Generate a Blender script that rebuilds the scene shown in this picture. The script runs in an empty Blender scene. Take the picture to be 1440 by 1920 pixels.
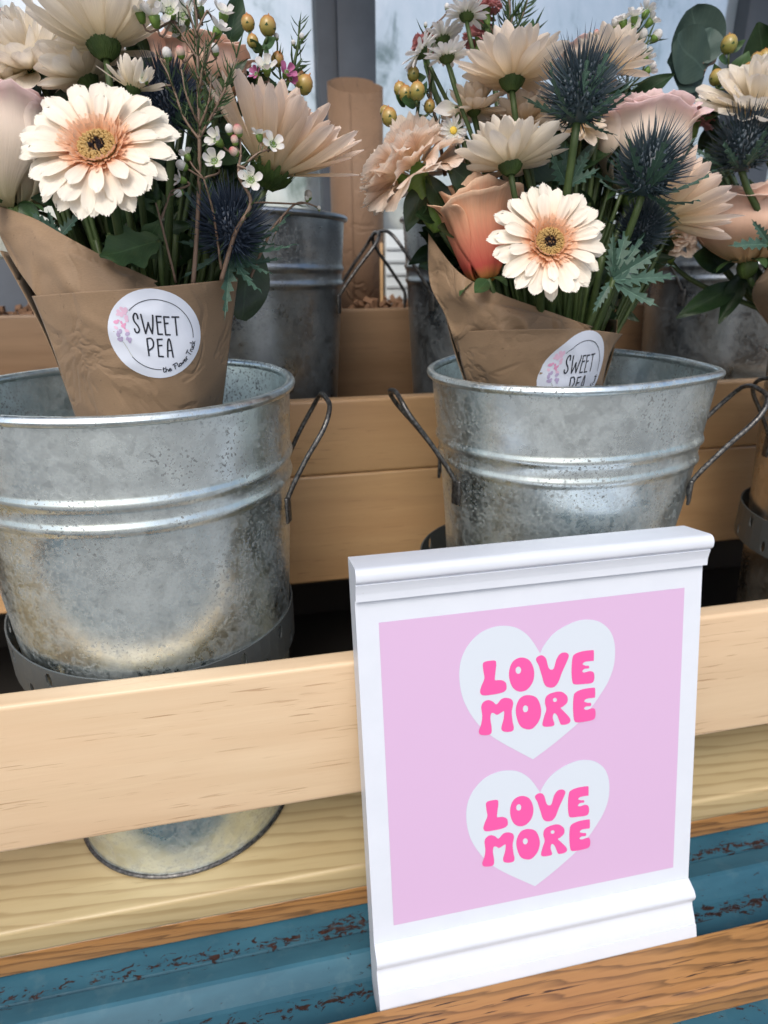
import bpy, bmesh, math, random
from mathutils import Vector, Matrix, noise
from mathutils.bvhtree import BVHTree
random.seed(7)
R = math.radians
SC = bpy.context.scene
COL = SC.collection
V = Vector

# ------------------------------------------------------------------ camera
F_PX = 1176.24
CAM_O = V((0.00366, -0.33495, 0.23400))
CAM_R = V((0.97847, -0.20630, -0.00611)).normalized()
CAM_F = V((0.19011, 0.91242, -0.36242)).normalized()
CAM_U = CAM_R.cross(CAM_F)
cd = bpy.data.cameras.new('camera')
cam = bpy.data.objects.new('camera', cd)
COL.objects.link(cam)
cd.sensor_fit = 'VERTICAL'
cd.sensor_height = 36.0
cd.lens = F_PX / 1920 * 36.0
cd.clip_start = 0.01
cd.clip_end = 4000
cam.matrix_world = Matrix(((CAM_R.x, CAM_U.x, -CAM_F.x, CAM_O.x), (CAM_R.y, CAM_U.y, -CAM_F.y, CAM_O.y),
                           (CAM_R.z, CAM_U.z, -CAM_F.z, CAM_O.z), (0, 0, 0, 1)))
cd.dof.use_dof = True
cd.dof.focus_distance = 0.345
cd.dof.aperture_fstop = cd.lens / 2.3
SC.camera = cam

# ------------------------------------------------------------------ light
SUN_EL, SUN_AZ = R(49), R(202)          # azimuth: compass angle from +Y, clockwise
w = bpy.data.worlds.new('World')
SC.world = w
w.use_nodes = True
nt = w.node_tree
bg = nt.nodes['Background']
sky = nt.nodes.new('ShaderNodeTexSky')
sky.sky_type = 'NISHITA'
sky.sun_disc = False
sky.sun_elevation = SUN_EL
sky.sun_rotation = SUN_AZ
sky.air_density = 1.0
sky.dust_density = 4.0
sky.ozone_density = 0.6
nt.links.new(sky.outputs[0], bg.inputs[0])
bg.inputs[1].default_value = 0.13
sl = bpy.data.lights.new('sun', 'SUN')
sl.energy = 1.0
sl.angle = R(28)
sl.color = (1.0, 0.985, 0.955)
sun = bpy.data.objects.new('sun', sl)
COL.objects.link(sun)
sd = V((math.sin(SUN_AZ) * math.cos(SUN_EL), math.cos(SUN_AZ) * math.cos(SUN_EL), math.sin(SUN_EL)))
sun.rotation_euler = sd.to_track_quat('Z', 'Y').to_euler()
sun.location = sd * 5
SC.view_settings.view_transform = 'Standard'
SC.view_settings.look = 'None'
SC.view_settings.exposure = 0.57
SC.view_settings.gamma = 1.0
SC.render.engine = 'CYCLES'

# ------------------------------------------------------------------ helpers
def ray(px, py):
    return CAM_F + CAM_R * ((px - 720) / F_PX) - CAM_U * ((py - 960) / F_PX)

def at(px, py, Y):
    d = ray(px, py)
    return CAM_O + d * ((Y - CAM_O.y) / d.y)

def atz(px, py, z):
    d = ray(px, py)
    return CAM_O + d * ((z - CAM_O.z) / d.z)

def sz(px, p):
    return px * (V(p) - CAM_O).dot(CAM_F) / F_PX

def nrm(r, u, c):
    return (CAM_R * r + CAM_U * u - CAM_F * c).normalized()

def link(name, me, m, parent=None, smooth=True):
    o = bpy.data.objects.new(name, me)
    COL.objects.link(o)
    if m is not None:
        if len(me.materials) == 0:
            me.materials.append(m)
        elif me.materials[0] != m:
            o.material_slots[0].link = 'OBJECT'
            o.material_slots[0].material = m
    if parent is not None:
        o.parent = parent
    return o

def mk(vs, fs, smooth=True, uv=None):
    me = bpy.data.meshes.new('mesh')
    me.from_pydata([tuple(v) for v in vs], [], fs)
    if smooth:
        me.shade_smooth()
    if uv is not None:
        l = me.uv_layers.new(name='UVMap')
        for lp in me.loops:
            l.data[lp.index].uv = uv[lp.vertex_index]
    me.update()
    return me

class MB:
    def __init__(s):
        s.v, s.f, s.uv = [], [], []
    def add(s, vs, fs, uv=None):
        b = len(s.v)
        s.v += [V(v) for v in vs]
        s.f += [tuple(i + b for i in f) for f in fs]
        s.uv += uv if uv else [(0, 0)] * len(vs)
        return s
    def mesh(s, smooth=True, M=None):
        vs = [M @ v for v in s.v] if M else s.v
        return mk(vs, s.f, smooth, s.uv)

def grid_faces(nu, nv, base=0, closed=False):
    fs = []
    for j in range(nv - 1):
        for i in range(nu if closed else nu - 1):
            a = base + j * nu + i
            b = base + j * nu + (i + 1) % nu
            fs.append((a, b, b + nu, a + nu))
    return fs

def tube_vf(pts, rad, n=8, cap=True):
    pts = [V(p) for p in pts]
    if not isinstance(rad, (list, tuple)):
        rad = [rad] * len(pts)
    vs, fs = [], []
    up = None
    for i, p in enumerate(pts):
        t = (pts[min(i + 1, len(pts) - 1)] - pts[max(i - 1, 0)]).normalized()
        if up is None:
            up = t.orthogonal().normalized()
        up = (up - t * up.dot(t)).normalized()
        b = t.cross(up)
        for k in range(n):
            a = 2 * math.pi * k / n
            vs.append(p + (up * math.cos(a) + b * math.sin(a)) * rad[i])
    fs = grid_faces(n, len(pts), 0, True)
    if cap:
        fs.append(tuple(range(n))[::-1])
        fs.append(tuple(range(len(vs) - n, len(vs))))
    return vs, fs

def bez(a, b, c, d, n=10):
    r = []
    for i in range(n + 1):
        t = i / n
        r.append(a * (1 - t) ** 3 + b * 3 * t * (1 - t) ** 2 + c * 3 * t * t * (1 - t) + d * t ** 3)
    return r

def crom(pts, n=6, closed=False):
    pts = [V(p) for p in pts]
    r = []
    L = len(pts)
    for i in range(L if closed else L - 1):
        if closed:
            p0, p1, p2, p3 = pts[i - 1], pts[i], pts[(i + 1) % L], pts[(i + 2) % L]
        else:
            p0, p1, p2, p3 = pts[max(i - 1, 0)], pts[i], pts[i + 1], pts[min(i + 2, L - 1)]
        for k in range(n):
            t = k / n
            r.append(0.5 * ((2 * p1) + (p2 - p0) * t + (2 * p0 - 5 * p1 + 4 * p2 - p3) * t * t + (3 * p1 - p0 - 3 * p2 + p3) * t ** 3))
    if not closed:
        r.append(pts[-1])
    return r

def thing(name, label, cat, loc=(0, 0, 0), group=None, M=None):
    o = bpy.data.objects.new(name, None)
    COL.objects.link(o)
    o.empty_display_size = 0.01
    if M is not None:
        o.matrix_world = M
    else:
        o.location = loc
    o['label'] = label
    o['category'] = cat
    if group:
        o['group'] = group
    return o

def part(name, me, m, root, world=True, M=None):
    """a child of root; world=True means the mesh is in world coordinates"""
    o = link(name, me, m, root)
    if M is not None:
        o.matrix_basis = M
    elif world:
        o.matrix_parent_inverse = root.matrix_basis.inverted()
    return o

def sub(name, me, m, par):
    """a sub-part, mesh in the same coordinates as its part"""
    return link(name, me, m, par)

def box_vf(x0, x1, y0, y1, z0, z1, bev=0.0015, seg=2):
    bm = bmesh.new()
    bmesh.ops.create_cube(bm, size=1)
    for v in bm.verts:
        v.co = V(((x0 + x1) / 2 + v.co.x * (x1 - x0), (y0 + y1) / 2 + v.co.y * (y1 - y0), (z0 + z1) / 2 + v.co.z * (z1 - z0)))
    if bev:
        bmesh.ops.bevel(bm, geom=bm.edges[:], offset=bev, segments=seg, affect='EDGES', profile=0.6)
    bm.verts.ensure_lookup_table()
    vs = [v.co.copy() for v in bm.verts]
    fs = [tuple(v.index for v in f.verts) for f in bm.faces]
    bm.free()
    return vs, fs

def box(*a, **k):
    me = mk(*box_vf(*a, **k), smooth=True)
    me.set_sharp_from_angle(angle=R(40))
    return me

def extrude_x(prof, x0, x1, nx=2, closed=True):
    """prof: list of (y,z); extruded along X with end caps"""
    n = len(prof)
    vs, fs = [], []
    for i in range(nx):
        x = x0 + (x1 - x0) * i / (nx - 1)
        vs += [V((x, y, z)) for y, z in prof]
    for i in range(nx - 1):
        for k in range(n if closed else n - 1):
            a = i * n + k
            b = i * n + (k + 1) % n
            fs.append((a, a + n, b + n, b))
    if closed:
        fs.append(tuple(range(n)))
        fs.append(tuple(range((nx - 1) * n, nx * n))[::-1])
    return vs, fs

# ------------------------------------------------------------------ materials
class N:
    def __init__(s, name):
        s.m = bpy.data.materials.new(name)
        s.m.use_nodes = True
        s.t = s.m.node_tree
        s.p = s.t.nodes['Principled BSDF']
        s.out = s.t.nodes['Material Output']
    def n(s, typ, ins=None, **k):
        nd = s.t.nodes.new('ShaderNode' + typ)
        for a, b in k.items():
            setattr(nd, a, b)
        for a, b in (ins or {}).items():
            s.set(nd.inputs[a], b)
        return nd
    def set(s, inp, v):
        if isinstance(v, bpy.types.NodeSocket):
            s.t.links.new(v, inp)
        elif isinstance(v, bpy.types.Node):
            s.t.links.new(v.outputs[0], inp)
        else:
            if isinstance(v, (tuple, list)) and len(v) == 3 and len(inp.default_value) == 4:
                v = (*v, 1)
            inp.default_value = v
    def P(s, **k):
        nm = dict(color='Base Color', rough='Roughness', metal='Metallic', normal='Normal', spec='Specular IOR Level',
                  coat='Coat Weight', coatr='Coat Roughness', trans='Transmission Weight', alpha='Alpha',
                  sheen='Sheen Weight', sss='Subsurface Weight')
        for a, b in k.items():
            s.set(s.p.inputs[nm[a]], b)
        return s
    def coord(s, scale=(1, 1, 1), kind='Object', loc=(0, 0, 0), rot=(0, 0, 0)):
        tc = s.n('TexCoord')
        mp = s.n('Mapping', {'Vector': tc.outputs[kind], 'Scale': scale, 'Location': loc, 'Rotation': rot})
        return mp.outputs[0]
    def noise(s, vec, scale=5, detail=4, rough=0.55, dist=0.0):
        return s.n('TexNoise', {'Vector': vec, 'Scale': scale, 'Detail': detail, 'Roughness': rough, 'Distortion': dist}).outputs[0]
    def ramp(s, fac, stops, interp='LINEAR'):
        r = s.n('ValToRGB', {'Fac': fac})
        r.color_ramp.interpolation = interp
        e = r.color_ramp.elements
        while len(e) < len(stops):
            e.new(0.5)
        for el, (p, c) in zip(e, stops):
            el.position = p
            if not isinstance(c, (tuple, list)):
                c = (c, c, c)
            el.color = (*c, 1) if len(c) == 3 else c
        return r.outputs[0]
    def mix(s, fac, a, b, mode='MIX'):
        x = s.n('Mix', data_type='RGBA', blend_type=mode)
        s.set(x.inputs[0], fac)
        s.set(x.inputs[6], a)
        s.set(x.inputs[7], b)
        return x.outputs[2]
    def math(s, op, a, b=0.0, c=0.0, clamp=False):
        x = s.n('Math', operation=op, use_clamp=clamp)
        s.set(x.inputs[0], a)
        s.set(x.inputs[1], b)
        s.set(x.inputs[2], c)
        return x.outputs[0]
    def bump(s, h, strength=0.3, dist=0.002):
        return s.n('Bump', {'Height': h, 'Strength': strength, 'Distance': dist}).outputs[0]

def simple(name, color, rough=0.5, **k):
    a = N(name)
    a.P(color=color, rough=rough, **k)
    return a.m

def petal_mat(name, stops, transl=0.3, rough=0.55, vein=0.10, var=0.03, edge=None):
    transl = min(0.5, transl * 1.35)
    a = N(name)
    tc = a.n('TexCoord')
    sx = a.n('SeparateXYZ', {0: tc.outputs['UV']})
    nz = a.noise(a.coord((9, 1.6, 1), 'UV'), 3.0, 4)
    vv = a.math('ADD', sx.outputs[1], a.math('MULTIPLY', a.math('SUBTRACT', nz, 0.5), 0.16))
    col = a.ramp(vv, stops)
    veins = a.noise(a.coord((22, 1.2, 1), 'UV'), 2.2, 3, 0.6)
    vm = a.ramp(veins, [(0.35, 1 - vein * 1.6), (0.62, 1.0)])
    col = a.mix(1.0, col, vm, 'MULTIPLY')
    oi = a.n('ObjectInfo')
    rv = a.n('MapRange', {'Value': oi.outputs['Random'], 'To Min': 1 - var * 1.5, 'To Max': 1 + var * 0.5}).outputs[0]
    col = a.mix(1.0, col, rv, 'MULTIPLY')
    bmp = a.bump(veins, 0.35, 0.0006)
    a.P(color=col, rough=rough, normal=bmp, spec=0.3)
    tr = a.n('BsdfTranslucent', {'Color': col, 'Normal': bmp})
    mx = a.n('MixShader', {0: transl, 1: a.p.outputs[0], 2: tr.outputs[0]})
    a.t.links.new(mx.outputs[0], a.out.inputs[0])
    return a.m

def leaf_mat(name, c1, c2, rough=0.45, transl=0.15, vein=0.25):
    a = N(name)
    nz = a.noise(a.coord((1, 1, 1), 'Object'), 60, 4)
    col = a.ramp(nz, [(0.3, c1), (0.7, c2)])
    tc = a.n('TexCoord')
    sx = a.n('SeparateXYZ', {0: tc.outputs['UV']})
    mid = a.math('ABSOLUTE', a.math('SUBTRACT', sx.outputs[0], 0.5))
    mm = a.ramp(mid, [(0.0, 1 + vein * 0), (0.03, 0.0)])
    side = a.math('SINE', a.math('MULTIPLY', a.math('SUBTRACT', sx.outputs[1], a.math('MULTIPLY', mid, 0.7)), 62.0))
    sm = a.ramp(side, [(0.9, 0.0), (1.0, 0.35)])
    vm = a.math('MULTIPLY', a.math('ADD', mm, sm, clamp=True), vein)
    col = a.mix(vm, col, tuple(min(1, x * 2.6 + 0.03) for x in c2))
    a.P(color=col, rough=rough, spec=0.4, normal=a.bump(a.math('ADD', nz, a.math('MULTIPLY', sm, -0.6)), 0.3, 0.0008))
    tr = a.n('BsdfTranslucent', {'Color': col})
    mx = a.n('MixShader', {0: transl, 1: a.p.outputs[0], 2: tr.outputs[0]})
    a.t.links.new(mx.outputs[0], a.out.inputs[0])
    return a.m

def zinc_mat(name, tint=(0.78, 0.875, 0.885), dark=1.0, patina=0.5, warm=0.0):
    a = N(name)
    v = a.coord()
    big = a.noise(v, 9, 5, 0.6, 0.4)
    cloud = a.noise(v, 34, 6, 0.62, 0.6)
    fine = a.noise(v, 260, 4, 0.7)
    vs = a.coord((1, 1, 0.045))
    streak = a.noise(vs, 420, 3, 0.6)
    drip = a.noise(a.coord((1, 1, 0.16)), 70, 5, 0.65, 0.3)
    vor = a.n('TexVoronoi', {'Vector': v, 'Scale': 130.0})
    spang = a.n('SeparateColor', {0: vor.outputs['Color']}).outputs[0]
    base = a.ramp(a.math('ADD', a.math('MULTIPLY', big, 0.55), a.math('MULTIPLY', spang, 0.28)),
                  [(0.25, tuple(x * 0.80 * dark for x in tint)), (0.7, tuple(x * 1.08 * dark for x in tint))])
    # whitish zinc bloom
    pf = a.ramp(a.math('ADD', a.math('MULTIPLY', cloud, 0.5), a.math('MULTIPLY', fine, 0.55)), [(0.46, 0.0), (0.66, 1.0)])
    pf = a.math('MULTIPLY', pf, patina)
    col = a.mix(pf, base, (0.61 * dark, 0.69 * dark, 0.705 * dark))
    # dark grain film
    film = a.ramp(a.math('ADD', a.math('MULTIPLY', fine, 0.7), a.math('MULTIPLY', cloud, 0.35)), [(0.53, 0.0), (0.68, 0.40)])
    col = a.mix(film, col, (0.13 * dark, 0.155 * dark, 0.17 * dark))
    # pits gathered in clusters
    pits = a.noise(v, 520, 2, 0.5)
    clus = a.noise(v, 20, 4, 0.65)
    pm = a.math('MULTIPLY', a.ramp(pits, [(0.575, 0.0), (0.635, 1.0)]), a.ramp(clus, [(0.46, 0.0), (0.60, 1.0)]))
    zc = a.n('SeparateXYZ', {0: a.n('TexCoord').outputs['Object']}).outputs[2]
    pm = a.math('MULTIPLY', pm, a.ramp(a.math('MULTIPLY', zc, 2.7), [(0.35, 0.12), (0.72, 1.0)]))
    col = a.mix(a.math('MULTIPLY', pm, 0.8), col, (0.06, 0.065, 0.07))
    # pale scratches and drips running down
    sc = a.math('MULTIPLY', a.ramp(drip, [(0.61, 0.0), (0.70, 1.0)]), a.ramp(fine, [(0.4, 0.2), (0.6, 1.0)]))
    col = a.mix(a.math('MULTIPLY', sc, 0.45), col, (0.62 * dark, 0.66 * dark, 0.68 * dark))
    rough = a.math('ADD', a.math('MULTIPLY', pf, 0.25), a.ramp(big, [(0.3, 0.22), (0.7, 0.36)]), clamp=True)
    rough = a.math('ADD', rough, a.math('MULTIPLY', pm, 0.3), clamp=True)
    metal = a.math('SUBTRACT', 1.0, a.math('ADD', a.math('MULTIPLY', pf, 0.75), a.math('MULTIPLY', pm, 0.6)), clamp=True)
    h = a.math('ADD', a.math('MULTIPLY', streak, 0.35), a.math('ADD', a.math('MULTIPLY', fine, 0.25), a.math('MULTIPLY', pm, -1.0)))
    b1 = a.n('Bump', {'Height': h, 'Strength': 0.13, 'Distance': 0.0006})
    dent = a.noise(v, 13, 2, 0.4)
    b2 = a.n('Bump', {'Height': dent, 'Strength': 0.32, 'Distance': 0.006, 'Normal': b1.outputs[0]})
    a.P(color=col, metal=metal, rough=rough, normal=b2.outputs[0])
    return a.m

def wood_mat(name, light, dark, fleck, rough=0.5, grain=1.0, ring=0.0, ringscale=20.0, seed=0.0, coat=0.15, rdist=7.0):
    a = N(name)
    loc = (seed, seed * 1.7, seed * 0.6)
    g1 = a.noise(a.coord((0.9, 12, 12), loc=loc), 5, 5, 0.6, 0.3)
    g2 = a.noise(a.coord((2.2, 60, 60), loc=loc), 7, 4, 0.65)
    col = a.ramp(a.math('ADD', a.math('MULTIPLY', g1, 0.75), a.math('MULTIPLY', g2, 0.25 * grain)), [(0.30, dark), (0.68, light)])
    tone = a.noise(a.coord((1.3, 4, 4), loc=loc), 4, 3)
    col = a.mix(a.ramp(tone, [(0.35, 0.35), (0.7, 0.0)]), col, tuple(x * y for x, y in zip(light, (0.93, 0.80, 0.74))))
    if ring > 0:
        wv = a.n('TexWave', {'Vector': a.coord((0.10, 1, 0.9), loc=loc), 'Scale': ringscale, 'Distortion': rdist, 'Detail': 2.0,
                             'Detail Scale': 1.6, 'Detail Roughness': 0.55}, wave_type='BANDS', bands_direction='DIAGONAL', wave_profile='SAW')
        rr = a.ramp(wv.outputs['Fac'], [(0.55, 0.0), (0.92, 1.0), (1.0, 0.1)])
        col = a.mix(a.math('MULTIPLY', rr, ring), col, fleck)
    fl = a.noise(a.coord((9, 210, 210), loc=loc), 3.2, 2, 0.5)
    fsel = a.noise(a.coord((1, 6, 6), loc=loc), 9, 2)
    fm = a.math('MULTIPLY', a.ramp(fl, [(0.63, 0.0), (0.68, 1.0)]), a.ramp(fsel, [(0.45, 0.1), (0.62, 1.0)]))
    col = a.mix(a.math('MULTIPLY', fm, 0.6 * grain), col, fleck)
    h = a.math('ADD', a.math('MULTIPLY', g2, 0.6), a.math('MULTIPLY', fm, -0.6))
    a.P(color=col, rough=a.ramp(g1, [(0.3, rough * 0.85), (0.7, rough * 1.15)]), normal=a.bump(h, 0.25, 0.0008), coat=coat, coatr=0.3)
    return a.m

def kraft_mat(name='kraft_paper', c=(0.275, 0.188, 0.115)):
    a = N(name)
    v = a.coord()
    fib = a.noise(a.coord((1, 1, 6)), 420, 3, 0.7)
    sp = a.noise(v, 240, 3, 0.6)
    cl = a.noise(v, 28, 4)
    col = a.ramp(a.math('ADD', a.math('MULTIPLY', cl, 0.55), a.math('MULTIPLY', fib, 0.5)), [(0.3, tuple(x * 0.80 for x in c)), (0.75, tuple(x * 1.18 for x in c))])
    col = a.mix(a.math('MULTIPLY', a.ramp(sp, [(0.66, 0.0), (0.72, 1.0)]), 0.5), col, tuple(x * 0.45 for x in c))
    cr = a.noise(a.coord((1, 1, 1)), 18, 3, 0.5, 1.2)
    ridg = a.math('ABSOLUTE', a.math('SUBTRACT', cr, 0.5))
    b1 = a.n('Bump', {'Height': fib, 'Strength': 0.15, 'Distance': 0.0004})
    b2 = a.n('Bump', {'Height': a.ramp(ridg, [(0.0, 0.0), (0.06, 1.0)]), 'Strength': 0.35, 'Distance': 0.0018, 'Normal': b1.outputs[0]})
    a.P(color=col, rough=0.62, normal=b2.outputs[0], spec=0.35, sheen=0.1)
    tr = a.n('BsdfTranslucent', {'Color': col})
    mx = a.n('MixShader', {0: 0.12, 1: a.p.outputs[0], 2: tr.outputs[0]})
    a.t.links.new(mx.outputs[0], a.out.inputs[0])
    return a.m

def blue_mat():
    a = N('chipped_blue_paint')
    v = a.coord()
    n1 = a.noise(a.coord((1.5, 5, 5)), 9, 5)
    col = a.ramp(n1, [(0.3, (0.024, 0.086, 0.130)), (0.7, (0.040, 0.132, 0.190))])
    tc = a.n('TexCoord')
    y = a.n('SeparateXYZ', {0: tc.outputs['Object']}).outputs[1]
    def band(c, wd):
        d = a.math('ABSOLUTE', a.math('SUBTRACT', y, c))
        return a.ramp(a.math('DIVIDE', d, wd), [(0.0, 1.0), (1.0, 0.0)])
    msk = a.math('MAXIMUM', band(0.001, 0.012), a.math('MAXIMUM', band(-0.046, 0.010), a.math('MULTIPLY', band(-0.125, 0.03), 0.35)))
    msk = a.math('MAXIMUM', msk, 0.04)
    c1 = a.noise(a.coord((30, 62, 50)), 3.4, 6, 0.74, 0.7)
    cl = a.noise(a.coord((7, 9, 9)), 2.2, 3)
    th = a.math('ADD', a.math('MULTIPLY', msk, 0.16), a.math('MULTIPLY', cl, 0.20))
    ch = a.math('ADD', c1, th)
    cm = a.ramp(ch, [(0.75, 0.0), (0.765, 1.0)])
    # long hairline scratches
    sc = a.noise(a.coord((4, 130, 60), rot=(0, 0, 0.12)), 2.0, 2, 0.5)
    scm = a.math('MULTIPLY', a.ramp(sc, [(0.70, 0.0), (0.715, 1.0)]), a.math('GREATER_THAN', msk, 0.45))
    cm = a.math('MAXIMUM', cm, a.math('MULTIPLY', scm, 0.8))
    rust = a.ramp(a.noise(v, 320, 3), [(0.35, (0.020, 0.014, 0.014)), (0.7, (0.060, 0.027, 0.022))])
    col = a.mix(cm, col, rust)
    dirt = a.ramp(a.noise(v, 60, 5, 0.65), [(0.55, 0.0), (0.8, 0.35)])
    col = a.mix(dirt, col, (0.12, 0.20, 0.23))
    b = a.bump(a.math('ADD', a.math('MULTIPLY', cm, -1.0), a.math('MULTIPLY', a.noise(v, 90, 3), 0.35)), 0.45, 0.0008)
    a.P(color=col, rough=a.math('ADD', 0.42, a.math('MULTIPLY', cm, 0.35)), normal=b, spec=0.15)
    return a.m

MT = {}
MT['zinc'] = zinc_mat('galvanised_zinc', patina=0.40)
MT['zinc_back'] = zinc_mat('galvanised_zinc_shaded', tint=(0.48, 0.53, 0.57), dark=0.8, patina=0.35)  # darker copy of the same zinc, back-row shade put into the colour
MT['zinc_brown_reflect'] = zinc_mat('galvanised_zinc_brown_reflect', tint=(0.55, 0.50, 0.44), dark=0.9, patina=0.35)  # same zinc, a brown reflection painted into its base colour
MT['strap'] = simple('grey_strap_metal', (0.095, 0.108, 0.112), 0.5, metal=0.3)
def wire_mat():
    a = N('dark_wire')
    n = a.noise(a.coord(), 420, 3, 0.7)
    a.P(color=a.ramp(n, [(0.35, (0.035, 0.035, 0.037)), (0.7, (0.20, 0.20, 0.195))]), metal=0.85, rough=0.42, normal=a.bump(n, 0.12, 0.0003))
    return a.m
MT['wire'] = wire_mat()
MT['maple'] = wood_mat('maple_board', (0.665, 0.523, 0.351), (0.589, 0.442, 0.282), (0.323, 0.192, 0.099), 0.42, 1.2, ring=0.10, ringscale=7.0, seed=0.3, rdist=5.0)
MT['maple_back'] = wood_mat('maple_board_warm', (0.588, 0.388, 0.202), (0.474, 0.302, 0.149), (0.220, 0.114, 0.049), 0.42, 0.9, ring=0.16, ringscale=9.0, seed=1.9)
MT['pine'] = wood_mat('pine_board', (0.500, 0.415, 0.237), (0.429, 0.344, 0.183), (0.268, 0.187, 0.080), 0.48, 0.45, ring=0.62, ringscale=55.0, seed=3.1, rdist=3.2)
MT['oak'] = wood_mat('oak_board', (0.368, 0.190, 0.063), (0.214, 0.098, 0.029), (0.052, 0.021, 0.007), 0.38, 2.2, ring=0.62, ringscale=85.0, seed=5.2, coat=0.35, rdist=5.5)
MT['oldwood'] = wood_mat('old_wood', (0.240, 0.152, 0.084), (0.160, 0.096, 0.048), (0.072, 0.040, 0.024), 0.6, 0.8, seed=7.7)
MT['blue'] = blue_mat()
MT['kraft'] = kraft_mat()
MT['kraft_roll'] = kraft_mat('kraft_roll_paper', (0.245, 0.153, 0.095))
def white_mat():
    a = N('white_gloss_paint')
    v = a.coord()
    n = a.noise(v, 55, 4)
    col = a.ramp(n, [(0.3, (0.576, 0.622, 0.696)), (0.7, (0.599, 0.645, 0.719))])
    sp = a.ramp(a.noise(a.coord((60, 200, 200)), 3, 2), [(0.76, 0.0), (0.79, 0.5)])
    col = a.mix(sp, col, (0.45, 0.47, 0.48))
    a.P(color=col, rough=0.36, normal=a.bump(a.noise(a.coord((12, 60, 60)), 6, 3), 0.05, 0.001), spec=0.45)
    return a.m
MT['white'] = white_mat()
MT['pink'] = simple('pale_pink_print', (0.555, 0.385, 0.581), 0.42)
MT['heart'] = simple('white_print', (0.538, 0.601, 0.675), 0.42)
MT['hot'] = simple('hot_pink_print', (0.696, 0.085, 0.321), 0.42)
MT['sticker'] = simple('sticker_paper', (0.66, 0.72, 0.83), 0.38)
MT['ink'] = simple('black_ink', (0.012, 0.016, 0.028), 0.5)
MT['ink_grey'] = simple('grey_green_ink', (0.42, 0.45, 0.42), 0.5)
MT['wc1'] = simple('watercolour_pink', (0.72, 0.50, 0.66), 0.5)
MT['wc2'] = simple('watercolour_rose', (0.70, 0.33, 0.52), 0.5)
MT['wc3'] = simple('watercolour_violet', (0.42, 0.36, 0.55), 0.5)
MT['gerb'] = petal_mat('gerbera_petal', [(0.0, (0.906, 0.453, 0.245)), (0.16, (0.917, 0.618, 0.439)), (0.36, (0.927, 0.793, 0.653)), (0.65, (0.927, 0.855, 0.745)), (1.0, (0.937, 0.906, 0.806))], 0.22, vein=0.05, var=0.05)
MT['gerb_in'] = petal_mat('gerbera_inner_floret', [(0.0, (0.84, 0.42, 0.20)), (1.0, (0.92, 0.66, 0.48))], 0.25)
MT['gerb_disc'] = petal_mat('gerbera_disc_floret', [(0.0, (0.50, 0.30, 0.07)), (1.0, (0.80, 0.58, 0.26))], 0.1)
MT['disc_base'] = simple('gerbera_disc_base', (0.20, 0.10, 0.03), 0.7)
MT['black'] = simple('flower_eye', (0.010, 0.004, 0.006), 0.6)
MT['cream'] = petal_mat('cream_petal', [(0.0, (0.770, 0.666, 0.411)), (0.4, (0.874, 0.790, 0.629)), (1.0, (0.936, 0.884, 0.812))], 0.34, vein=0.07)
MT['cream_pink'] = petal_mat('cream_pink_petal', [(0.0, (0.845, 0.686, 0.416)), (0.45, (0.906, 0.780, 0.614)), (1.0, (0.927, 0.842, 0.759))], 0.34, vein=0.07)
MT['peach_mum'] = petal_mat('peach_petal', [(0.0, (0.848, 0.740, 0.431)), (0.3, (0.929, 0.790, 0.559)), (0.75, (0.949, 0.780, 0.627)), (1.0, (0.959, 0.820, 0.735))], 0.38, vein=0.10)
MT['rose_cream'] = petal_mat('cream_rose_petal', [(0.0, (0.66, 0.62, 0.36)), (0.25, (0.88, 0.79, 0.66)), (0.8, (0.92, 0.82, 0.74)), (1.0, (0.94, 0.76, 0.76))], 0.34, vein=0.015)
MT['rose_peach'] = petal_mat('peach_rose_petal', [(0.0, (0.844, 0.607, 0.315)), (0.4, (0.919, 0.642, 0.472)), (1.0, (0.963, 0.758, 0.653))], 0.25, vein=0.02)
MT['rose_coral'] = petal_mat('coral_rose_petal', [(0.0, (0.62, 0.36, 0.08)), (0.20, (0.70, 0.13, 0.10)), (0.48, (0.80, 0.30, 0.19)), (0.8, (0.87, 0.50, 0.31)), (1.0, (0.88, 0.64, 0.46))], 0.22, vein=0.05)
MT['carn'] = petal_mat('carnation_petal', [(0.0, (0.626, 0.551, 0.240)), (0.45, (0.939, 0.734, 0.530)), (0.8, (0.959, 0.785, 0.660)), (1.0, (0.970, 0.877, 0.780))], 0.36, vein=0.12)
MT['pinkcarn'] = petal_mat('pink_petal', [(0.0, (0.45, 0.16, 0.16)), (1.0, (0.70, 0.33, 0.33))], 0.25, vein=0.2)
MT['whitep'] = petal_mat('white_petal', [(0.0, (0.74, 0.76, 0.62)), (0.5, (0.82, 0.82, 0.80)), (1.0, (0.84, 0.83, 0.84))], 0.25, vein=0.10, var=0.03)
MT['waxpink'] = petal_mat('wax_pink_petal', [(0.0, (0.45, 0.12, 0.30)), (1.0, (0.62, 0.22, 0.42))], 0.25)
MT['bud'] = petal_mat('wax_bud', [(0.0, (0.35, 0.40, 0.15)), (0.5, (0.75, 0.60, 0.50)), (1.0, (0.45, 0.07, 0.10))], 0.15)
MT['yellow'] = simple('yellow_disc', (0.62, 0.45, 0.06), 0.7)
MT['calyx'] = leaf_mat('calyx_green', (0.028, 0.060, 0.016), (0.075, 0.125, 0.030))
MT['carn_calyx'] = leaf_mat('pale_calyx_green', (0.075, 0.165, 0.025), (0.17, 0.28, 0.06), rough=0.35)
MT['stem'] = leaf_mat('stem_green', (0.035, 0.065, 0.020), (0.075, 0.115, 0.038))
MT['twig'] = leaf_mat('twig_brown', (0.16, 0.105, 0.075), (0.26, 0.185, 0.14), vein=0.0)
MT['needle'] = leaf_mat('needle_green', (0.022, 0.050, 0.018), (0.055, 0.098, 0.036))
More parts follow.
